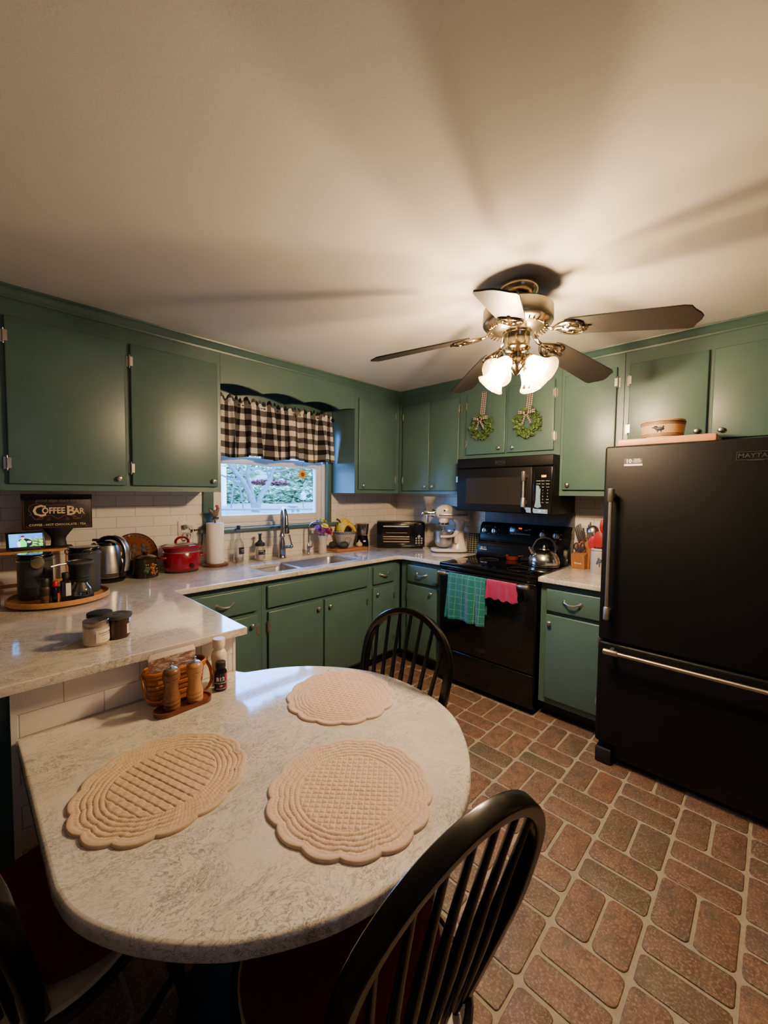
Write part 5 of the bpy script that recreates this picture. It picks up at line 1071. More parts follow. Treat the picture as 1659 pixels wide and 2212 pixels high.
t = thing('banana', 'greenish spotted banana at the right side of the fruit bowl', 'banana', (-.715, -.135, BB + .002), .5, 'bananas in the fruit bowl'); P = catmull([(-.06, 0, -.02), (-.03, 0, .012), (.02, 0, .014), (.06, 0, -.02)], 6); part('peel', MB().tube(P, [.005 + .011 * math.sin(PI * i / (len(P) - 1)) ** .6 for i in range(len(P))], 7), mat('banana_green', (122, 112, 36), .5, var=.3, nscale=60), t, 25)
AVO = mat('avocado_skin', (36, 38, 26), .5, var=.3, nscale=80, bump=.5, bscale=180)
for x, y, rz, lab in ((-.918, -.085, .4, 'dark avocado at the back left corner of the cutting board'), (-.862, -.162, 2.8, 'dark avocado at the front of the cutting board, below the bowl')):
    t = thing('avocado', lab, 'avocado', (x, y, BZ + .031), rz, 'avocados on the cutting board'); part('fruit', MB().lathe([(0, -.045), (.018, -.042), (.029, -.028), (.0325, -.008), (.029, .014), (.021, .034), (.013, .047), (0, .052)], n=24, M=RY(PI / 2)), AVO, t); part('stem_cap', MB().ball((.052, 0, 0), .004, 8, 6), BTIP, t)
t = thing('garlic_bulb', 'papery garlic bulb at the right end of the cutting board', 'garlic', (-.668, -.155, BZ)); b = MB(); b.lathe([(0, 0), (.018, .002), (.028, .014), (.027, .028), (.016, .04), (.007, .048), (.004, .062), (0, .064)], n=36)
for v in b.bm.verts: a = math.atan2(v.co.y, v.co.x); k = 1 + .06 * abs(math.sin(a * 4)); v.co.x *= k; v.co.y *= k
part('bulb', b, mat('garlic_paper', (206, 178, 156), .6, var=.1, nscale=80), t)
# mini blender
t = thing('mini_blender', 'small black blender with clear plastic jar left of the toaster oven', 'blender', (-.585, -.105, ZC)); part('motor_base', MB().lathe([(0, .008), (.06, .008), (.063, .014), (.06, .06), (.052, .105), (.05, .118), (0, .12)], n=32), BLACKG, t)
g = MB()
for k in range(4): g.lathe([(0, 0), (.009, 0), (.010, .01), (0, .01)], o=(.05 * math.cos(k * PI / 2 + .6), .05 * math.sin(k * PI / 2 + .6), 0), n=12)
part('foot', g, BLACKM, t); part('jar', MB().lathe([(.05, .12), (.054, .124), (.06, .18), (.062, .222), (.0595, .222), (.057, .18), (.048, .13), (0, .126)], n=36), clear('blender_plastic', (214, 206, 198), .2), t); part('blade_post', MB().cyl((0, 0, .126), (0, 0, .17), .012, .006).box(-.022, .022, -.003, .003, .142, .145).box(-.003, .003, -.022, .022, .155, .158), STEEL, t)
part('lid', MB().lathe([(.0595, .221), (.064, .223), (.064, .230), (.05, .234), (0, .235)], n=36), clear('blender_plastic'), t); part('button', MB().lathe([(0, .004), (.008, .004), (.009, 0)], n=14, M=TR(-.02, -.054, .07) @ RZ(-.35) @ RX(PI / 2), sx=1.5), WHITETXT, t)
# toaster oven (local front = -y)
t = thing('toaster_oven', 'black toaster oven with steel racks behind its glass, angled across the corner', 'toaster oven', (-.352, -.385, ZC), math.radians(-45.5)); w_ = .225
part('shell', MB().box(-w_, w_, .012, .215, .016, .25, .012, 3), mat('oven_shell', (26, 24, 23), .35), t); part('front_frame', MB().box(-w_, w_, 0, .013, .016, .248, .004), BLACKG, t)
part('foot', MB().cyl((-.2, .03, 0), (-.2, .03, .018), .012).cyl((.2, .03, 0), (.2, .03, .018), .012).cyl((-.2, .19, 0), (-.2, .19, .018), .012).cyl((.2, .19, 0), (.2, .19, .018), .012), BLACKM, t)
d = part('door', MB().box(-.205, .115, -.012, .0, .036, .232, .004), BLACKG, t); part('door_glass', MB().box(-.175, .085, -.0135, -.0118, .055, .19, .001, 1), mat('toaster_glass', (30, 26, 22), .06, var=0), d)
part('handle', MB().tube([(-.165, -.036, .212), (.075, -.036, .212)], .007, 12).cyl((-.15, -.036, .212), (-.15, -.010, .212), .005).cyl((.06, -.036, .212), (.06, -.010, .212), .005), STEEL, d)
part('rack', MB().tube([(-.165, -.0142, .066), (.08, -.0142, .066)], .006, 8).tube([(-.165, -.0142, .092), (.08, -.0142, .092)], .005, 8).tube([(-.165, -.0142, .112), (.08, -.0142, .112)], .008, 8).tube([(-.14, -.0142, .150), (.06, -.0142, .150)], .0028, 8), mat('rack_steel', (120, 108, 92), .35, 1), d)
cp = part('control_panel', MB().box(.125, .215, -.006, .0, .03, .24, .003), mat('panel_glass', (16, 16, 18), .12), t); paint(cp, MB().box(.135, .205, -.0075, -.0055, .15, .225, .001, 1), BLACKG)
g = MB()
for r in range(3):
    for c in range(3): g.lathe([(0, .003), (.0075, .003), (.0085, 0)], n=12, M=TR(.145 + c * .025, -.006, .056 + r * .022) @ RX(PI / 2))
g.lathe([(0, .012), (.013, .012), (.015, 0)], n=20, M=TR(.17, -.006, .118) @ RX(PI / 2)); part('button', g, NICKEL, t)
# ------------------------------------------------------------------ stand mixer (local +x = front of the mixer)
MIXW = mat('mixer_cream', (222, 208, 192), .22, var=.02)
t = thing('stand_mixer', 'cream stand mixer with steel bowl and grain mill hopper beside the range', 'mixer', (-.165, -.80, ZC), math.radians(134))
def hull(b, secs, n=24, M=None):
    rings = []
    for x, cy, cz, ry, rz in secs: rings.append([b.bm.verts.new((x, cy + ry * math.copysign(abs(math.cos(2 * PI * k / n)) ** .8, math.cos(2 * PI * k / n)), cz + rz * math.copysign(abs(math.sin(2 * PI * k / n)) ** .8, math.sin(2 * PI * k / n)))) for k in range(n)])
    for A, B_ in zip(rings, rings[1:]):
        for k in range(n): b.bm.faces.new([A[k], A[(k + 1) % n], B_[(k + 1) % n], B_[k]])
    b.bm.faces.new(rings[0]); b.bm.faces.new(rings[-1][::-1]); return b
base = [(x, y) for x, y in rrect(-.165, .165, -.088, .088, .085, 8)]
me = curve_mesh('base', [base], .004, .034, .012, 4); link('base', me, MIXW, t); part('base_gasket', MB().prism([(x * .985, y * .985) for x, y in base], 0, .0055), BLACKM, t)
b = MB(); rings = []
for z, x0, x1, hw in ((.03, -.155, -.015, .07), (.06, -.145, -.03, .058), (.12, -.132, -.048, .046), (.2, -.13, -.052, .042), (.26, -.14, -.045, .045), (.285, -.145, -.03, .048)): rings.append([b.bm.verts.new((x, y, z)) for x, y in rrect(x0, x1, -hw, hw, min(.036, hw * .8), 5)])
for A, B_ in zip(rings, rings[1:]):
    for k in range(len(A)): b.bm.faces.new([A[k], A[(k + 1) % len(A)], B_[(k + 1) % len(A)], B_[k]])
b.bm.faces.new(rings[-1]); part('column', b, MIXW, t)
part('bowl_arm', MB().tube(catmull([(-.06, .05, .185), (-.03, .075, .155), (.03, .104, .147), (.09, .098, .147)], 5), [.022] * 3 + [.017] * 3 + [.012] * 5 + [.011] * 5, 10).tube(catmull([(-.06, -.05, .185), (-.03, -.075, .155), (.03, -.104, .147), (.09, -.098, .147)], 5), [.022] * 3 + [.017] * 3 + [.012] * 5 + [.011] * 5, 10).box(-.07, -.035, -.075, .075, .08, .19, .014), MIXW, t)
part('bowl', MB().lathe([(0, .042), (.035, .042), (.06, .052), (.082, .085), (.089, .12), (.089, .185), (.092, .188), (.0885, .189), (.0875, .185), (.0865, .12), (.079, .087), (.058, .055), (0, .047)], o=(.05, 0, 0), n=44), STEEL, t)
b = MB(); hull(b, [(-.185, 0, .315, .02, .025), (-.175, 0, .318, .04, .045), (-.14, 0, .328, .05, .055), (-.06, 0, .345, .056, .06), (.02, 0, .358, .06, .066), (.07, 0, .358, .058, .064), (.105, 0, .354, .046, .052), (.124, 0, .352, .026, .03), (.13, 0, .352, .008, .01)]); part('motor_head', b, MIXW, t)
part('head_neck', MB().box(-.135, -.03, -.04, .04, .262, .32, .02, 3), MIXW, t); part('trim_band', MB().box(-.15, .10, -.0615, .0615, .325, .342, .004), mat('mixer_band', (186, 190, 192), .25, .8), t)
part('planetary_hub', MB().lathe([(.02, .235), (.04, .238), (.046, .25), (.046, .285), (.04, .3)], o=(.05, 0, 0), n=32), MIXW, t); part('hub_ring', MB().lathe([(.046, .243), (.049, .245), (.049, .262), (.046, .264)], o=(.05, 0, 0), n=32), CHROME, t)
part('beater_shaft', MB().cyl((.05, 0, .24), (.05, 0, .17), .007).tube(catmull([(.05, 0, .19), (.085, 0, .16), (.09, 0, .11), (.05, 0, .065), (.01, 0, .11), (.015, 0, .16), (.05, 0, .19)], 5), .004, 8).tube([(.05, 0, .19), (.05, 0, .07)], .004, 8), STEEL, t)
part('head_knob', MB().ball((.055, .06, .372), (.009, .007, .009), 12, 8), BLACKM, t); part('speed_lever', MB().box(-.13, -.1, .055, .066, .345, .36, .004), NICKEL, t)
part('power_cord', MB().tube(catmull([(-.18, .01, .3), (-.20, .01, .25), (-.185, .015, .16), (-.18, .02, .08), (-.175, .03, .01)], 5), .0035, 8), mat('white_cord', (206, 200, 190), .5), t)
b = MB(); hull(b, [(.122, 0, .352, .02, .02), (.15, 0, .352, .018, .018)]); b.lathe([(0, .04), (.02, .04), (.034, .036), (.038, .02), (.038, 0), (.03, -.006), (.03, -.03), (.036, -.034), (.036, -.05), (.0, -.056)], n=28, M=TR(.19, 0, .345) @ RY(PI / 2) @ TR(0, 0, 0)); part('mill_body', b, CHROME, t)
b = MB(); rings = [[b.bm.verts.new((.185 + x, y, z)) for x, y in rrect(-r, r, -r * .8, r * .8, r * .25, 3)] for r, z in ((.024, .37), (.028, .40), (.058, .492), (.060, .494), (.057, .492), (.026, .40), (.02, .372))]
for A, B_ in zip(rings, rings[1:]):
    for k in range(len(A)): b.bm.faces.new([A[k], A[(k + 1) % len(A)], B_[(k + 1) % len(A)], B_[k]])
part('mill_hopper', b, STEEL, t); part('mill_knob', MB().tube([(.225, .0, .345), (.245, 0, .345), (.246, 0, .335)], .008, 10).tube([(.2, .03, .33), (.2, .034, .262)], [.010, .011], 14), CHROME, t)
PLAID = m_check('plaid_mitt', .02, [(128, 122, 86), (70, 66, 44), (28, 26, 22)])
b = MB()
def mitt(u, v):
    a = 2 * PI * u; w_ = .062 * (1 - .25 * v ** 4) * (math.sin(PI * min(.98, max(.001, (1 - v) * .5 + .5))) ** .3 if v > .9 else 1); return (w_ * math.cos(a), .022 * math.sin(a) * (1 - .3 * v), .175 * v)
b.grid(lambda u, v: mitt(u, v), 40, 18, cu=True, uv=lambda u, v: (u * .3, v * .19)); b.poly([mitt(k / 40, 0) for k in range(40)]); b.poly([mitt(k / 40, 1) for k in range(40)])
single('oven_mitt', b, PLAID, 'green and black checked oven mitt standing between the mixer and the range', 'oven mitt', (-.062, -.998, ZC), math.radians(-70), norm=True)

# ------------------------------------------------------------------ on the range
t = thing('tea_kettle', 'round stainless whistling tea kettle with black handle on the right rear burner', 'kettle', (-.25, -1.695, .9176), math.radians(138))
part('kettle_body', MB().lathe([(0, 0), (.098, 0), (.106, .004), (.107, .010), (.104, .018), (.108, .03), (.103, .055), (.088, .088), (.062, .112), (.036, .121), (0, .123)], n=56), POLISH, t); part('base_ring', MB().lathe([(.106, .010), (.1085, .012), (.1085, .016), (.105, .018)], n=56), mat('dark_seam', (60, 58, 54), .4, 1), t)
part('lid', MB().lathe([(.036, .121), (.034, .126), (.018, .132), (0, .133)], n=32).lathe([(.008, .132), (.012, .142), (.008, .15), (0, .151)], n=20), POLISH, t)
part('handle', MB().tube(catmull([(-.078, 0, .093), (-.085, 0, .12), (-.07, 0, .17), (-.03, 0, .2), (.02, 0, .205), (.06, 0, .185), (.082, 0, .15)], 6), [.012] * 12 + [.0105] * 14 + [.008] * 11, 12, fx=.7), BLACKM, t)
part('handle_strap', MB().tube(catmull([(.082, 0, .15), (.088, 0, .125), (.08, 0, .095)], 5), .008, 10, fx=.6), BLACKM, t); part('spout', MB().tube([(.075, 0, .085), (.105, 0, .118), (.113, 0, .127)], [.022, .016, .017], 18), POLISH, t); part('whistle_cap', MB().tube([(.113, 0, .126), (.118, 0, .132)], [.0175, .015], 18).box(.085, .118, -.004, .004, .13, .14, .002), CHROME, t)
t = thing('spoon_rest', 'small brown glazed spoon rest dish in the middle of the cooktop', 'spoon rest', (-.155, -1.40, .9176), math.radians(-70)); part('dish', MB().lathe([(0, .004), (.034, .002), (.042, .0), (.046, .01), (.052, .03), (.0535, .032), (.051, .031), (.044, .012), (.03, .007), (0, .007)], n=40, sx=1.05, sy=.9), mat('terracotta_glaze', (124, 50, 24), .12, var=.15), t); part('spoon_lip', MB().tube([(.048, 0, .028), (.07, 0, .031), (.085, 0, .034)], [.016, .012, .008], 10, fx=.4), mat('terracotta_glaze', (124, 50, 24), .12), t)

# ------------------------------------------------------------------ knife block and utensil crock (local front = -y side facing the room)
BLK = wood('knife_block_wood', (138, 88, 50), (168, 112, 68), (30, 30, 5), .4)
KX, KY = -.15, -1.845
t = thing('knife_block', 'slanted light wooden knife block full of steel-handled knives and scissors', 'knife block', (KX, KY, ZC), S - .12)
b = MB(); sec = [(.045, 0), (.145, 0), (.150, .215), (.062, .165), (.045, .02)]
A = [b.bm.verts.new((.004, v, z)) for v, z in sec]; B_ = [b.bm.verts.new((.114, v, z)) for v, z in sec]; n = len(sec); b.bm.faces.new(A); b.bm.faces.new(B_[::-1])
for i in range(n): b.bm.faces.new([A[i], B_[i], B_[(i + 1) % n], A[(i + 1) % n]])
bmesh.ops.bevel(b.bm, geom=b.bm.edges[:], offset=.004, segments=2, affect='EDGES'); part('block_body', b, BLK, t)
b = MB(); sec = [(0, 0), (.052, 0), (.048, .115), (-.008, .098)]; A = [b.bm.verts.new((.006, v, z)) for v, z in sec]; B_ = [b.bm.verts.new((.100, v, z)) for v, z in sec]; n = 4; b.bm.faces.new(A); b.bm.faces.new(B_[::-1])
for i in range(n): b.bm.faces.new([A[i], B_[i], B_[(i + 1) % n], A[(i + 1) % n]])
bmesh.ops.bevel(b.bm, geom=b.bm.edges[:], offset=.003, segments=2, affect='EDGES'); fb = part('scissor_pocket', b, BLK, t); text('lettering', 'McCook', .014, WHITETXT, fb, (.055, -.0038, .038), (PI / 2 + .08, 0, 0), .0004, bold=.0004)
KM = Matrix.Translation((KX, KY, ZC)) @ RZ(S - .12)
def knife(u, v, z, L, lab, lean=-.50, roll=0, r=.009):
    p = KM @ Vector((u, v, z)); t = thing('knife', lab, 'knife', p, S - .12, 'knives in the knife block'); M = RX(-lean * -1) if False else RX(-lean) ; M = RX(.42) @ RY(roll)
    part('handle', MB().tube([(0, 0, .0), (0, -.001, L * .25), (0, 0, L * .6), (0, .003, L * .88), (0, .0045, L)], [r * .85, r, r * 1.05, r * 1.1, r * .8], 10, fx=.62, M=M), STEEL, t); part('bolster', MB().tube([(0, 0, -.004), (0, 0, .006)], [r * .7, r * .95], 10, fx=.8, M=M), BLACKM, t)
R1 = lambda v: .165 + (v - .062) * .568 + .002
for k, (u, v, L, ro, lab) in enumerate(((.022, .080, .125, -.10, 'large knife at the front left of the knife block'), (.022, .102, .12, -.09, 'knife second from the front in the block\'s left row'), (.022, .122, .115, -.08, 'knife third from the front in the block\'s left row'), (.022, .14, .11, -.07, 'rearmost knife in the block\'s left row'), (.056, .078, .10, -.02, 'front knife in the block\'s middle row'), (.056, .102, .105, 0, 'middle knife in the block\'s middle row'), (.088, .09, .115, .02, 'front knife in the block\'s right row'), (.088, .112, .125, .03, 'middle knife in the block\'s right row'), (.088, .136, .13, .04, 'tallest knife at the back of the block\'s right row'))):
    knife(u, v, R1(v), L, lab, roll=ro)
p = KM @ Vector((.052, .022, .118)); t = thing('kitchen_scissors', 'black-handled kitchen scissors in the front pocket of the knife block', 'scissors', p, S - .12)
for sx in (-1, 1): part('handle_loop', MB().tube([(sx * .022 + .014 * math.cos(a), -.002, .036 + .026 * math.sin(a) + sx * .002) for a in np.linspace(0, 2 * PI, 25)[:-1]], .0052, 8, True).tube([(sx * .012, 0, .014), (sx * .003, 0, -.005)], .005, 8), BLACKM, t)
part('blades', MB().box(-.006, .006, -.002, .002, -.05, .0), STEEL, t)
t = thing('knife', 'short dark-handled paring knife lying low at the right of the knife block', 'knife', KM @ Vector((.104, .142, R1(.142))), S - .12, 'knives in the knife block'); part('handle', MB().tube([(0, 0, 0), (.012, -.02, .028), (.02, -.03, .05)], [.007, .0085, .006], 10), BLACKM, t)
CX, CY = -.222, -2.062
t = thing('utensil_crock', 'grey salt-glazed crock with a blue bird, holding cooking utensils', 'crock', (CX, CY, ZC)); p_ = part('crock_body', MB().lathe([(0, 0), (.055, 0), (.058, .004), (.058, .145), (.055, .152), (.0605, .156), (.061, .166), (.058, .17), (.054, .168), (.051, .15), (.052, .012), (0, .01)], n=44), mat('salt_glaze', (168, 160, 148), .35, var=.08), t)
g = MB()
for a, z, ra, rz_ in ((3.30, .085, .016, .009), (3.42, .095, .01, .008), (3.2, .078, .012, .006), (3.1, .07, .008, .005), (3.36, .062, .004, .016), (3.5, .098, .006, .003), (3.26, .10, .007, .012)):
    g.ball((.0575 * math.cos(a), .0575 * math.sin(a), z), (.003, ra, rz_), 10, 8)
paint(p_, g, mat('cobalt_paint', (58, 66, 88), .4))
SRED = mat('silicone_red', (160, 26, 28), .4, var=.05)
def uten(name, lab, cat, a, b_, grip, head): pass
def utensil(name, lab, cat, dx, dy, lx, ly, H, hm, build):
    t = thing(name, lab, cat, (CX + dx, CY + dy, ZC + .0125), 0, None); part('shaft', MB().tube([(0, 0, 0), (lx * .8, ly * .8, H * .8), (lx, ly, H)], [.005, .005, .0055], 10), STEEL if hm is STEEL else mat('steel_shaft', (170, 168, 164), .25, 1), t); part('head', build(lx, ly, H), hm, t)
utensil('ladle', 'steel soup ladle turned bowl up in the utensil crock', 'ladle', .012, .02, .02, .02, .26, STEEL, lambda x, y, H: MB().lathe([(.038, -.012), (.037, .004), (.03, .02), (.016, .031), (0, .034), (0, .031), (.015, .028), (.028, .018), (.035, .004), (.036, -.012)], n=32, M=TR(x - .03, y + .012, H + .012)).tube([(x, y, H - .02), (x + .006, y, H + .006)], .005, 8))
flat = lambda w_, h_, th: (lambda x, y, H: MB().grid(lambda u, v: (x - .006 * math.sin(PI * v) + (th * math.sin(2 * PI * u)), y + w_ * math.cos(2 * PI * u) * (math.sin(PI * min(.93, .14 + .8 * v)) ** .6), H - .02 + h_ * v), 20, 12, cu=True))
utensil('slotted_spatula', 'wide red silicone turner at the front of the utensil crock', 'spatula', -.022, -.002, -.018, .004, .185, SRED, flat(.034, .105, .005)); utensil('silicone_spoon', 'red silicone spoon leaning left in the utensil crock', 'spoon', -.02, .022, -.014, .022, .17, SRED, flat(.024, .085, .006)); utensil('silicone_spatula', 'tall dark red spatula at the back of the utensil crock', 'spatula', .02, -.02, .012, -.01, .26, mat('silicone_dark_red', (130, 22, 26), .4), flat(.026, .11, .004))
utensil('silicone_brush', 'slim red spatula standing upright behind the turner in the utensil crock', 'spatula', .026, .004, .012, .003, .28, SRED, flat(.014, .085, .004))

# ------------------------------------------------------------------ on the refrigerator
t = thing('serving_board', 'long light wooden board lying on top of the refrigerator', 'board', (-.675, -2.487, 1.6925)); part('board', MB().box(-.125, .125, -.2, .2, 0, .034, .006, 3), wood('oak_board', (190, 130, 84), (214, 158, 108), (8, 3, 30)), t)
t = thing('stoneware_bowl', 'tan stoneware bowl with dark bands and a black sheep, on the board over the refrigerator', 'bowl', (-.665, -2.458, 1.7268)); p_ = part('bowl_body', MB().lathe([(0, .002), (.078, 0), (.084, .004), (.09, .03), (.0945, .07), (.0955, .092), (.093, .0945), (.09, .09), (.085, .03), (.078, .008), (0, .007)], n=56), mat('tan_stoneware', (196, 160, 112), .3, var=.06), t)
g = MB(); rb = lambda z: .084 + (z - .004) * .14 + .0012
for z in (.012, .018, .024, .07, .0765, .083): g.lathe([(rb(z) - .001, z - .002), (rb(z) + .001, z - .001), (rb(z) + .001, z + .001), (rb(z) - .001, z + .002)], n=56)
SH = mat('sheep_ink', (24, 28, 44), .5)
def sp(a, z, ra, rz_): p = (rb(z) * math.cos(a), rb(z) * math.sin(a), z); g.ball((0, 0, 0), (.003, ra, rz_), 12, 8, M=TR(*p) @ RZ(a))
for q in ((2.72, .046, .016, .010), (2.6, .046, .011, .009), (2.86, .052, .009, .007), (2.98, .053, .008, .003), (2.88, .058, .009, .003), (2.52, .056, .004, .004), (2.78, .033, .003, .005), (2.62, .033, .003, .005)): sp(5.44 - q[0] + .42, *q[1:])
paint(p_, g, SH)

# ------------------------------------------------------------------ outdoors, seen through the window
GR = NT('lawn'); v_ = GR.coord(); a_ = GR.noise(v_, 1.2, 5); b_ = GR.noise(v_, 24, 4); GR.set(col=GR.mix(GR.ramp(b_.outputs[0], [(.45, (0, 0, 0, 1)), (.56, (1, 1, 1, 1))]), GR.ramp(a_.outputs[0], [(.35, srgb(70, 104, 50)), (.65, srgb(120, 116, 78))]), srgb(170, 128, 96)), rough=.95)
GZ = lambda x, y: float(np.interp(y, [.3, 2, 3.3, 5.9, 8, 10, 14, 27], [-.5, .1, .62, .93, 1.0, 1.02, 1.5, 3.4])) + .04 * math.sin(x * 1.7 + y)
b = MB(); b.grid(lambda u, v: (-16 + 44 * u, .35 + 26 * v, GZ(-16 + 44 * u, .35 + 26 * v)), 60, 60); gl = struct('ground_lawn', b, GR.m)
HEDGE = NT('hedge_leaf'); h_ = HEDGE.noise(HEDGE.coord(), 18, 5, .7); HEDGE.set(col=HEDGE.ramp(h_.outputs[0], [(.35, srgb(84, 106, 70)), (.5, srgb(142, 160, 108)), (.66, srgb(208, 212, 176))]), rough=.9)
def leafy(c, r, n, sd, ls=.16, shape='ball'):
    rnd = random.Random(sd); b = MB()
    for _ in range(n):
        if shape == 'ball':
            d = Vector((rnd.gauss(0, 1), rnd.gauss(0, 1), rnd.gauss(0, 1))).normalized() * (rnd.random() ** .4); p = Vector((c[0] + d.x * r[0], c[1] + d.y * r[1], c[2] + d.z * r[2]))
        else: p = Vector((c[0] + rnd.uniform(-1, 1) * r[0], c[1] + rnd.uniform(-1, 1) * r[1], c[2] + rnd.uniform(-1, 1) * r[2]))
        M = TR(*p) @ RZ(rnd.uniform(0, 6.3)) @ RX(rnd.uniform(-1.2, 1.2)); s_ = ls * rnd.uniform(.6, 1.3); b.poly([(-s_, 0, 0), (0, -s_ * .5, 0), (s_, 0, 0), (0, s_ * .5, .03)], M)
    return b
def hedge(x0, x1, y, z0, z1, lab, sd):
    b = leafy(((x0 + x1) / 2, y, (z0 + z1) / 2), ((x1 - x0) / 2, .45, (z1 - z0) / 2), 3600, sd, .11, 'box'); b.grid(lambda u, v: (x0 + .1 + (x1 - x0 - .2) * u, y + .1 + .08 * math.sin(u * 31 + v * 9), z0 + (z1 - z0 - .1) * v), 30, 8)
    return single('garden_hedge', b, HEDGE.m, lab, 'hedge', norm=False)
hedge(3.25, 10.5, 10.2, .86, 1.60, 'long clipped hedge across the back of the garden, beyond the window', 5)
hedge(2.2, 2.98, 9.6, .95, 1.72, 'short green hedge at the left of the garden, behind the forked tree', 6)
BARK = mat('pale_bark', (104, 96, 88), .9, var=.25, nscale=12, bump=.6, bscale=30)
t = thing('garden_tree', 'forked pale-barked tree on the lawn outside the window', 'tree', (1.56, 5.9, .86)); b = MB()
def limb(P, R): b.tube(catmull(P, 5), [R[0] + (R[1] - R[0]) * i / ((len(P) - 1) * 5) for i in range((len(P) - 1) * 5 + 1)], 12)
limb([(0, 0, -.1), (-.01, 0, .12), (-.03, 0, .3)], (.12, .10)); limb([(-.03, 0, .22), (-.12, .02, .4), (-.25, 0, .66), (-.38, -.02, .86), (-.56, 0, 1.05), (-.8, 0, 1.4)], (.07, .04)); limb([(-.05, 0, .25), (-.08, .1, .6), (-.17, .1, .95), (-.1, .1, 1.3)], (.06, .035)); limb([(.02, 0, .15), (.12, .04, .42), (.26, .05, .62), (.38, .05, .82), (.47, .05, 1.1), (.7, .05, 1.5)], (.075, .035)); limb([(.38, .05, .8), (.36, .1, 1.0), (.3, .15, 1.3)], (.035, .02)); limb([(-.38, 0, .86), (-.3, .1, 1.1), (-.36, .1, 1.4)], (.03, .02)); limb([(-.25, 0, .64), (-.6, .1, .85), (-1.0, .1, 1.0)], (.03, .012)); limb([(-.17, .1, .95), (.05, .05, 1.1), (.3, .1, 1.16)], (.026, .012)); limb([(.45, .05, 1.05), (.8, .05, 1.1), (1.2, .1, 1.25)], (.025, .01))
part('trunk', b, BARK, t); part('foliage', leafy((-.1, .3, 1.6), (1.9, .8, .5), 700, 8, .06), mat('autumn_leaf', (150, 168, 96), .8, var=.3, nscale=4), t, norm=False)
for i, (x, y, z, r, lab) in enumerate(((4.6, 15.0, 3.0, 2.2, 'round green tree beyond the hedge, left of the sunflower suncatcher'), (9.4, 15.5, 3.0, 2.4, 'broad green tree beyond the hedge, behind the sunflower suncatcher'), (.1, 14.5, 3.0, 2.1, 'green tree seen past the forked trunks, beyond the short hedge'), (-4.6, 14, 2.6, 1.8, 'green tree at the far left beyond the hedges'), (14.6, 17, 3.3, 2.6, 'tall green tree at the far right of the garden'))):
    t = thing('garden_tree', lab, 'tree', (x, y, 1.5), 0, 'trees beyond the hedge'); part('foliage', leafy((0, 0, z - 1.5), (r, r * .6, 1.7), 1700, 20 + i, .19), HEDGE.m, t, norm=False); part('trunk', MB().tube([(0, 0, -.2), (0, 0, 1.5)], [.16, .12], 10), BARK, t)
single('red_shrub', leafy((0, 0, 0), (.9, .25, .13), 700, 31, .07), mat('red_leaf', (150, 70, 62), .8, var=.3, nscale=6), 'low band of red-leaved shrubs behind the hedge', 'shrub', (5.1, 11.4, 1.76), norm=False)
WOODG = mat('weathered_grey', (98, 100, 100), .8, var=.15)
t = thing('garden_fence', 'low dark rail fence with zigzag wire top outside the window', 'fence', (0, 3.3, .6)); part('rail', MB().tube([(-3, 0, .60), (5, 0, .44)], .018, 8), WOODG, t)
for k in range(5): part('post', MB().cyl((-2.6 + k * 1.8, .03, -.05), (-2.6 + k * 1.8, .03, .55), .022), WOODG, t)
g = MB()
for k in range(88): x = -2.9 + k * .09; g.tube([(x, 0, .1), (x + .045, 0, .30), (x + .09, 0, .1)], .005, 4); g.tube([(x, 0, .455), (x + .045, 0, .30), (x + .09, 0, .455)], .004, 4)
w_ = part('wire_mesh', g, mat('wire', (190, 200, 205), .4, .6), t); w_['kind'] = 'stuff'
t = thing('bird_feeder', 'pale hanging bird feeder on a post before the hedge', 'bird feeder', (3.36, 6.6, .9)); part('post', MB().cyl((0, 0, -.05), (0, 0, .32), .014), WOODG, t); part('feeder_house', MB().box(-.055, .055, -.055, .055, .3, .46, .008).lathe([(.1, .46), (.02, .53), (0, .535)], n=4), mat('feeder_teal', (120, 180, 176), .5), t)
t = thing('bird_bath', 'shallow blue-grey bird bath on a pedestal by the fence', 'bird bath', (2.24, 5.4, .84)); part('pedestal', MB().lathe([(.08, 0), (.04, .03), (.028, .15), (.04, .2)], n=20), WOODG, t); part('basin', MB().lathe([(.04, .2), (.11, .225), (.14, .26), (.13, .27), (.09, .24), (0, .23)], n=28), mat('bath_blue', (120, 140, 168), .5), t)
t = thing('neighbor_house', 'corner of a white clapboard house at the left edge of the window view', 'house', (-1.0, 8.6, .9)); g = MB()
for k in range(22): g.box(-3.2, 2.95, -.02 - .006 * (k % 2), .3, k * .11, k * .11 + .112)
part('clapboard_wall', g, mat('clapboard_white', (206, 212, 216), .7), t); part('corner_board', MB().box(2.93, 3.05, -.05, .3, 0, 2.42), WHITE, t)
t = thing('swing_frame', 'dark metal swing frame standing by the white house', 'swing frame', (1.75, 7.3, .9)); part('frame', MB().tube([(-.16, 0, 0), (-.02, 0, 1.25)], .02, 8).tube([(.2, 0, 0), (-.02, 0, 1.25)], .02, 8).tube([(-.02, 0, 1.25), (.8, .2, 1.25)], .02, 8).tube([(-.1, 0, .85), (.1, 0, .85)], .014, 8), WOODG, t)

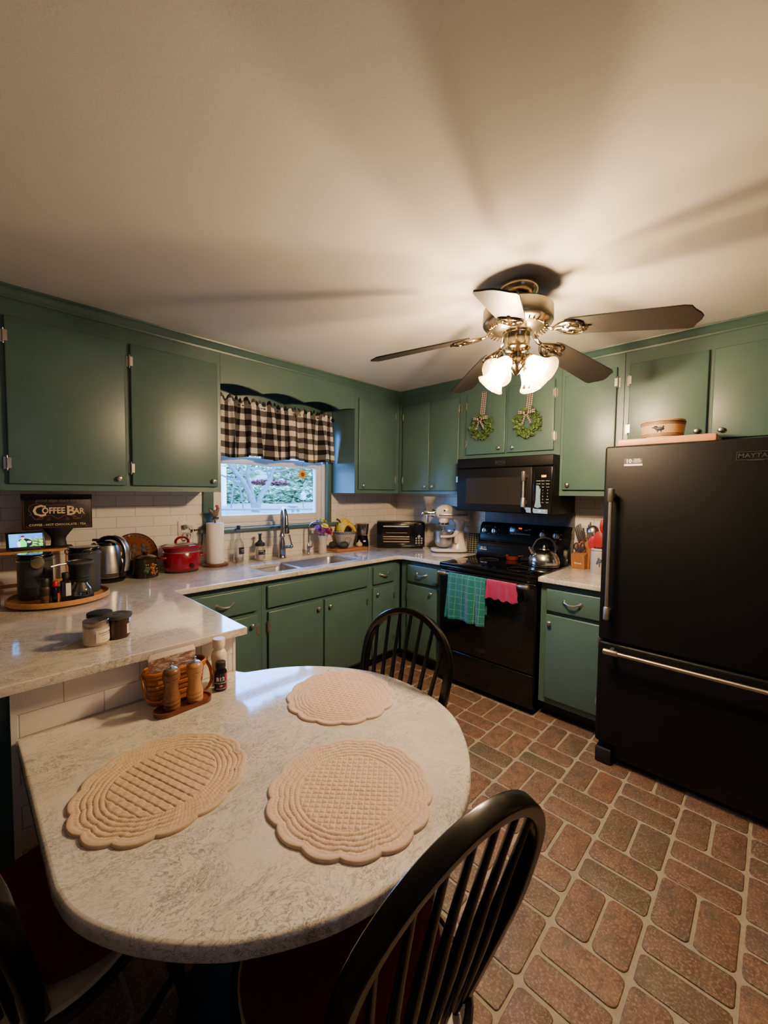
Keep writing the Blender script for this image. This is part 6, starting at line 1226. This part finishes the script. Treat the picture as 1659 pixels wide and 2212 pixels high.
# ------------------------------------------------------------------ light
wd = bpy.data.worlds.new('World'); scene.world = wd; wd.use_nodes = True; nt = wd.node_tree; bgn = nt.nodes['Background']
tc = nt.nodes.new('ShaderNodeTexCoord'); sep = nt.nodes.new('ShaderNodeSeparateXYZ'); rmp = nt.nodes.new('ShaderNodeValToRGB'); nt.links.new(tc.outputs['Generated'], sep.inputs[0]); nt.links.new(sep.outputs[2], rmp.inputs[0])
rmp.color_ramp.elements[0].color = srgb(96, 158, 236); rmp.color_ramp.elements[1].color = srgb(70, 142, 255); nt.links.new(rmp.outputs[0], bgn.inputs[0]); bgn.inputs[1].default_value = WORLD_STR
def area(name, loc, rot, size, power, col, sy=None, portal=False):
    l = bpy.data.lights.new(name, 'AREA'); l.energy = power; l.color = col[:3]; l.size = size
    if sy: l.shape = 'RECTANGLE'; l.size_y = sy
    if portal: l.cycles.is_portal = True
    o = bpy.data.objects.new(name, l); COL.objects.link(o); o.location = loc; o.rotation_euler = rot; return o
area('window_portal', ((WX0 + WX1) / 2, .145, 1.66), (PI / 2, 0, 0), 1.0, 1, (1, 1, 1), .98, True).rotation_euler = (-PI / 2, 0, 0)
# added weak bluish fill lamp behind the photographer, no real source there
area('rear_fill', (-3.6, -4.6, 1.35), (PI / 2, 0, 0), 1.2, REAR_W, srgb(170, 200, 255), 1.4)

# ------------------------------------------------------------------ camera
cam = bpy.data.cameras.new('camera'); co = bpy.data.objects.new('camera', cam); COL.objects.link(co); scene.camera = co
cam.sensor_fit = 'VERTICAL'; cam.sensor_height = 36; cam.lens = 871.3 / 2212 * 36; cam.lens *= ZOOM; cam.shift_x = (ZPX[0] / 1659 - .5) * ZOOM * 1659 / 2212; cam.shift_y = (.5 - ZPX[1] / 2212) * ZOOM; cam.clip_start = .02; cam.clip_end = 200
yaw, pitch, roll = .7997, -.0492, .0109
cy, sy_, cp_, sp_ = math.cos(yaw), math.sin(yaw), math.cos(pitch), math.sin(pitch)
f = Vector((sy_ * cp_, cy * cp_, sp_)); r = Vector((cy, -sy_, 0)); u = r.cross(f); r2 = r * math.cos(roll) + u * math.sin(roll); u2 = -r * math.sin(roll) + u * math.cos(roll)
Mc = Matrix((r2, u2, -f)).transposed().to_4x4(); Mc.translation = Vector((-3.1613, -2.8922, 1.4421)); co.matrix_world = Mc
scene.view_settings.view_transform = VIEW; scene.view_settings.look = LOOK; scene.view_settings.exposure = EXPO
scene.cycles.use_denoising = True; scene.cycles.max_bounces = 10; scene.cycles.diffuse_bounces = 5; scene.cycles.glossy_bounces = 4; scene.cycles.transparent_max_bounces = 16; scene.cycles.sample_clamp_indirect = 6; scene.cycles.caustics_reflective = False; scene.cycles.caustics_refractive = False
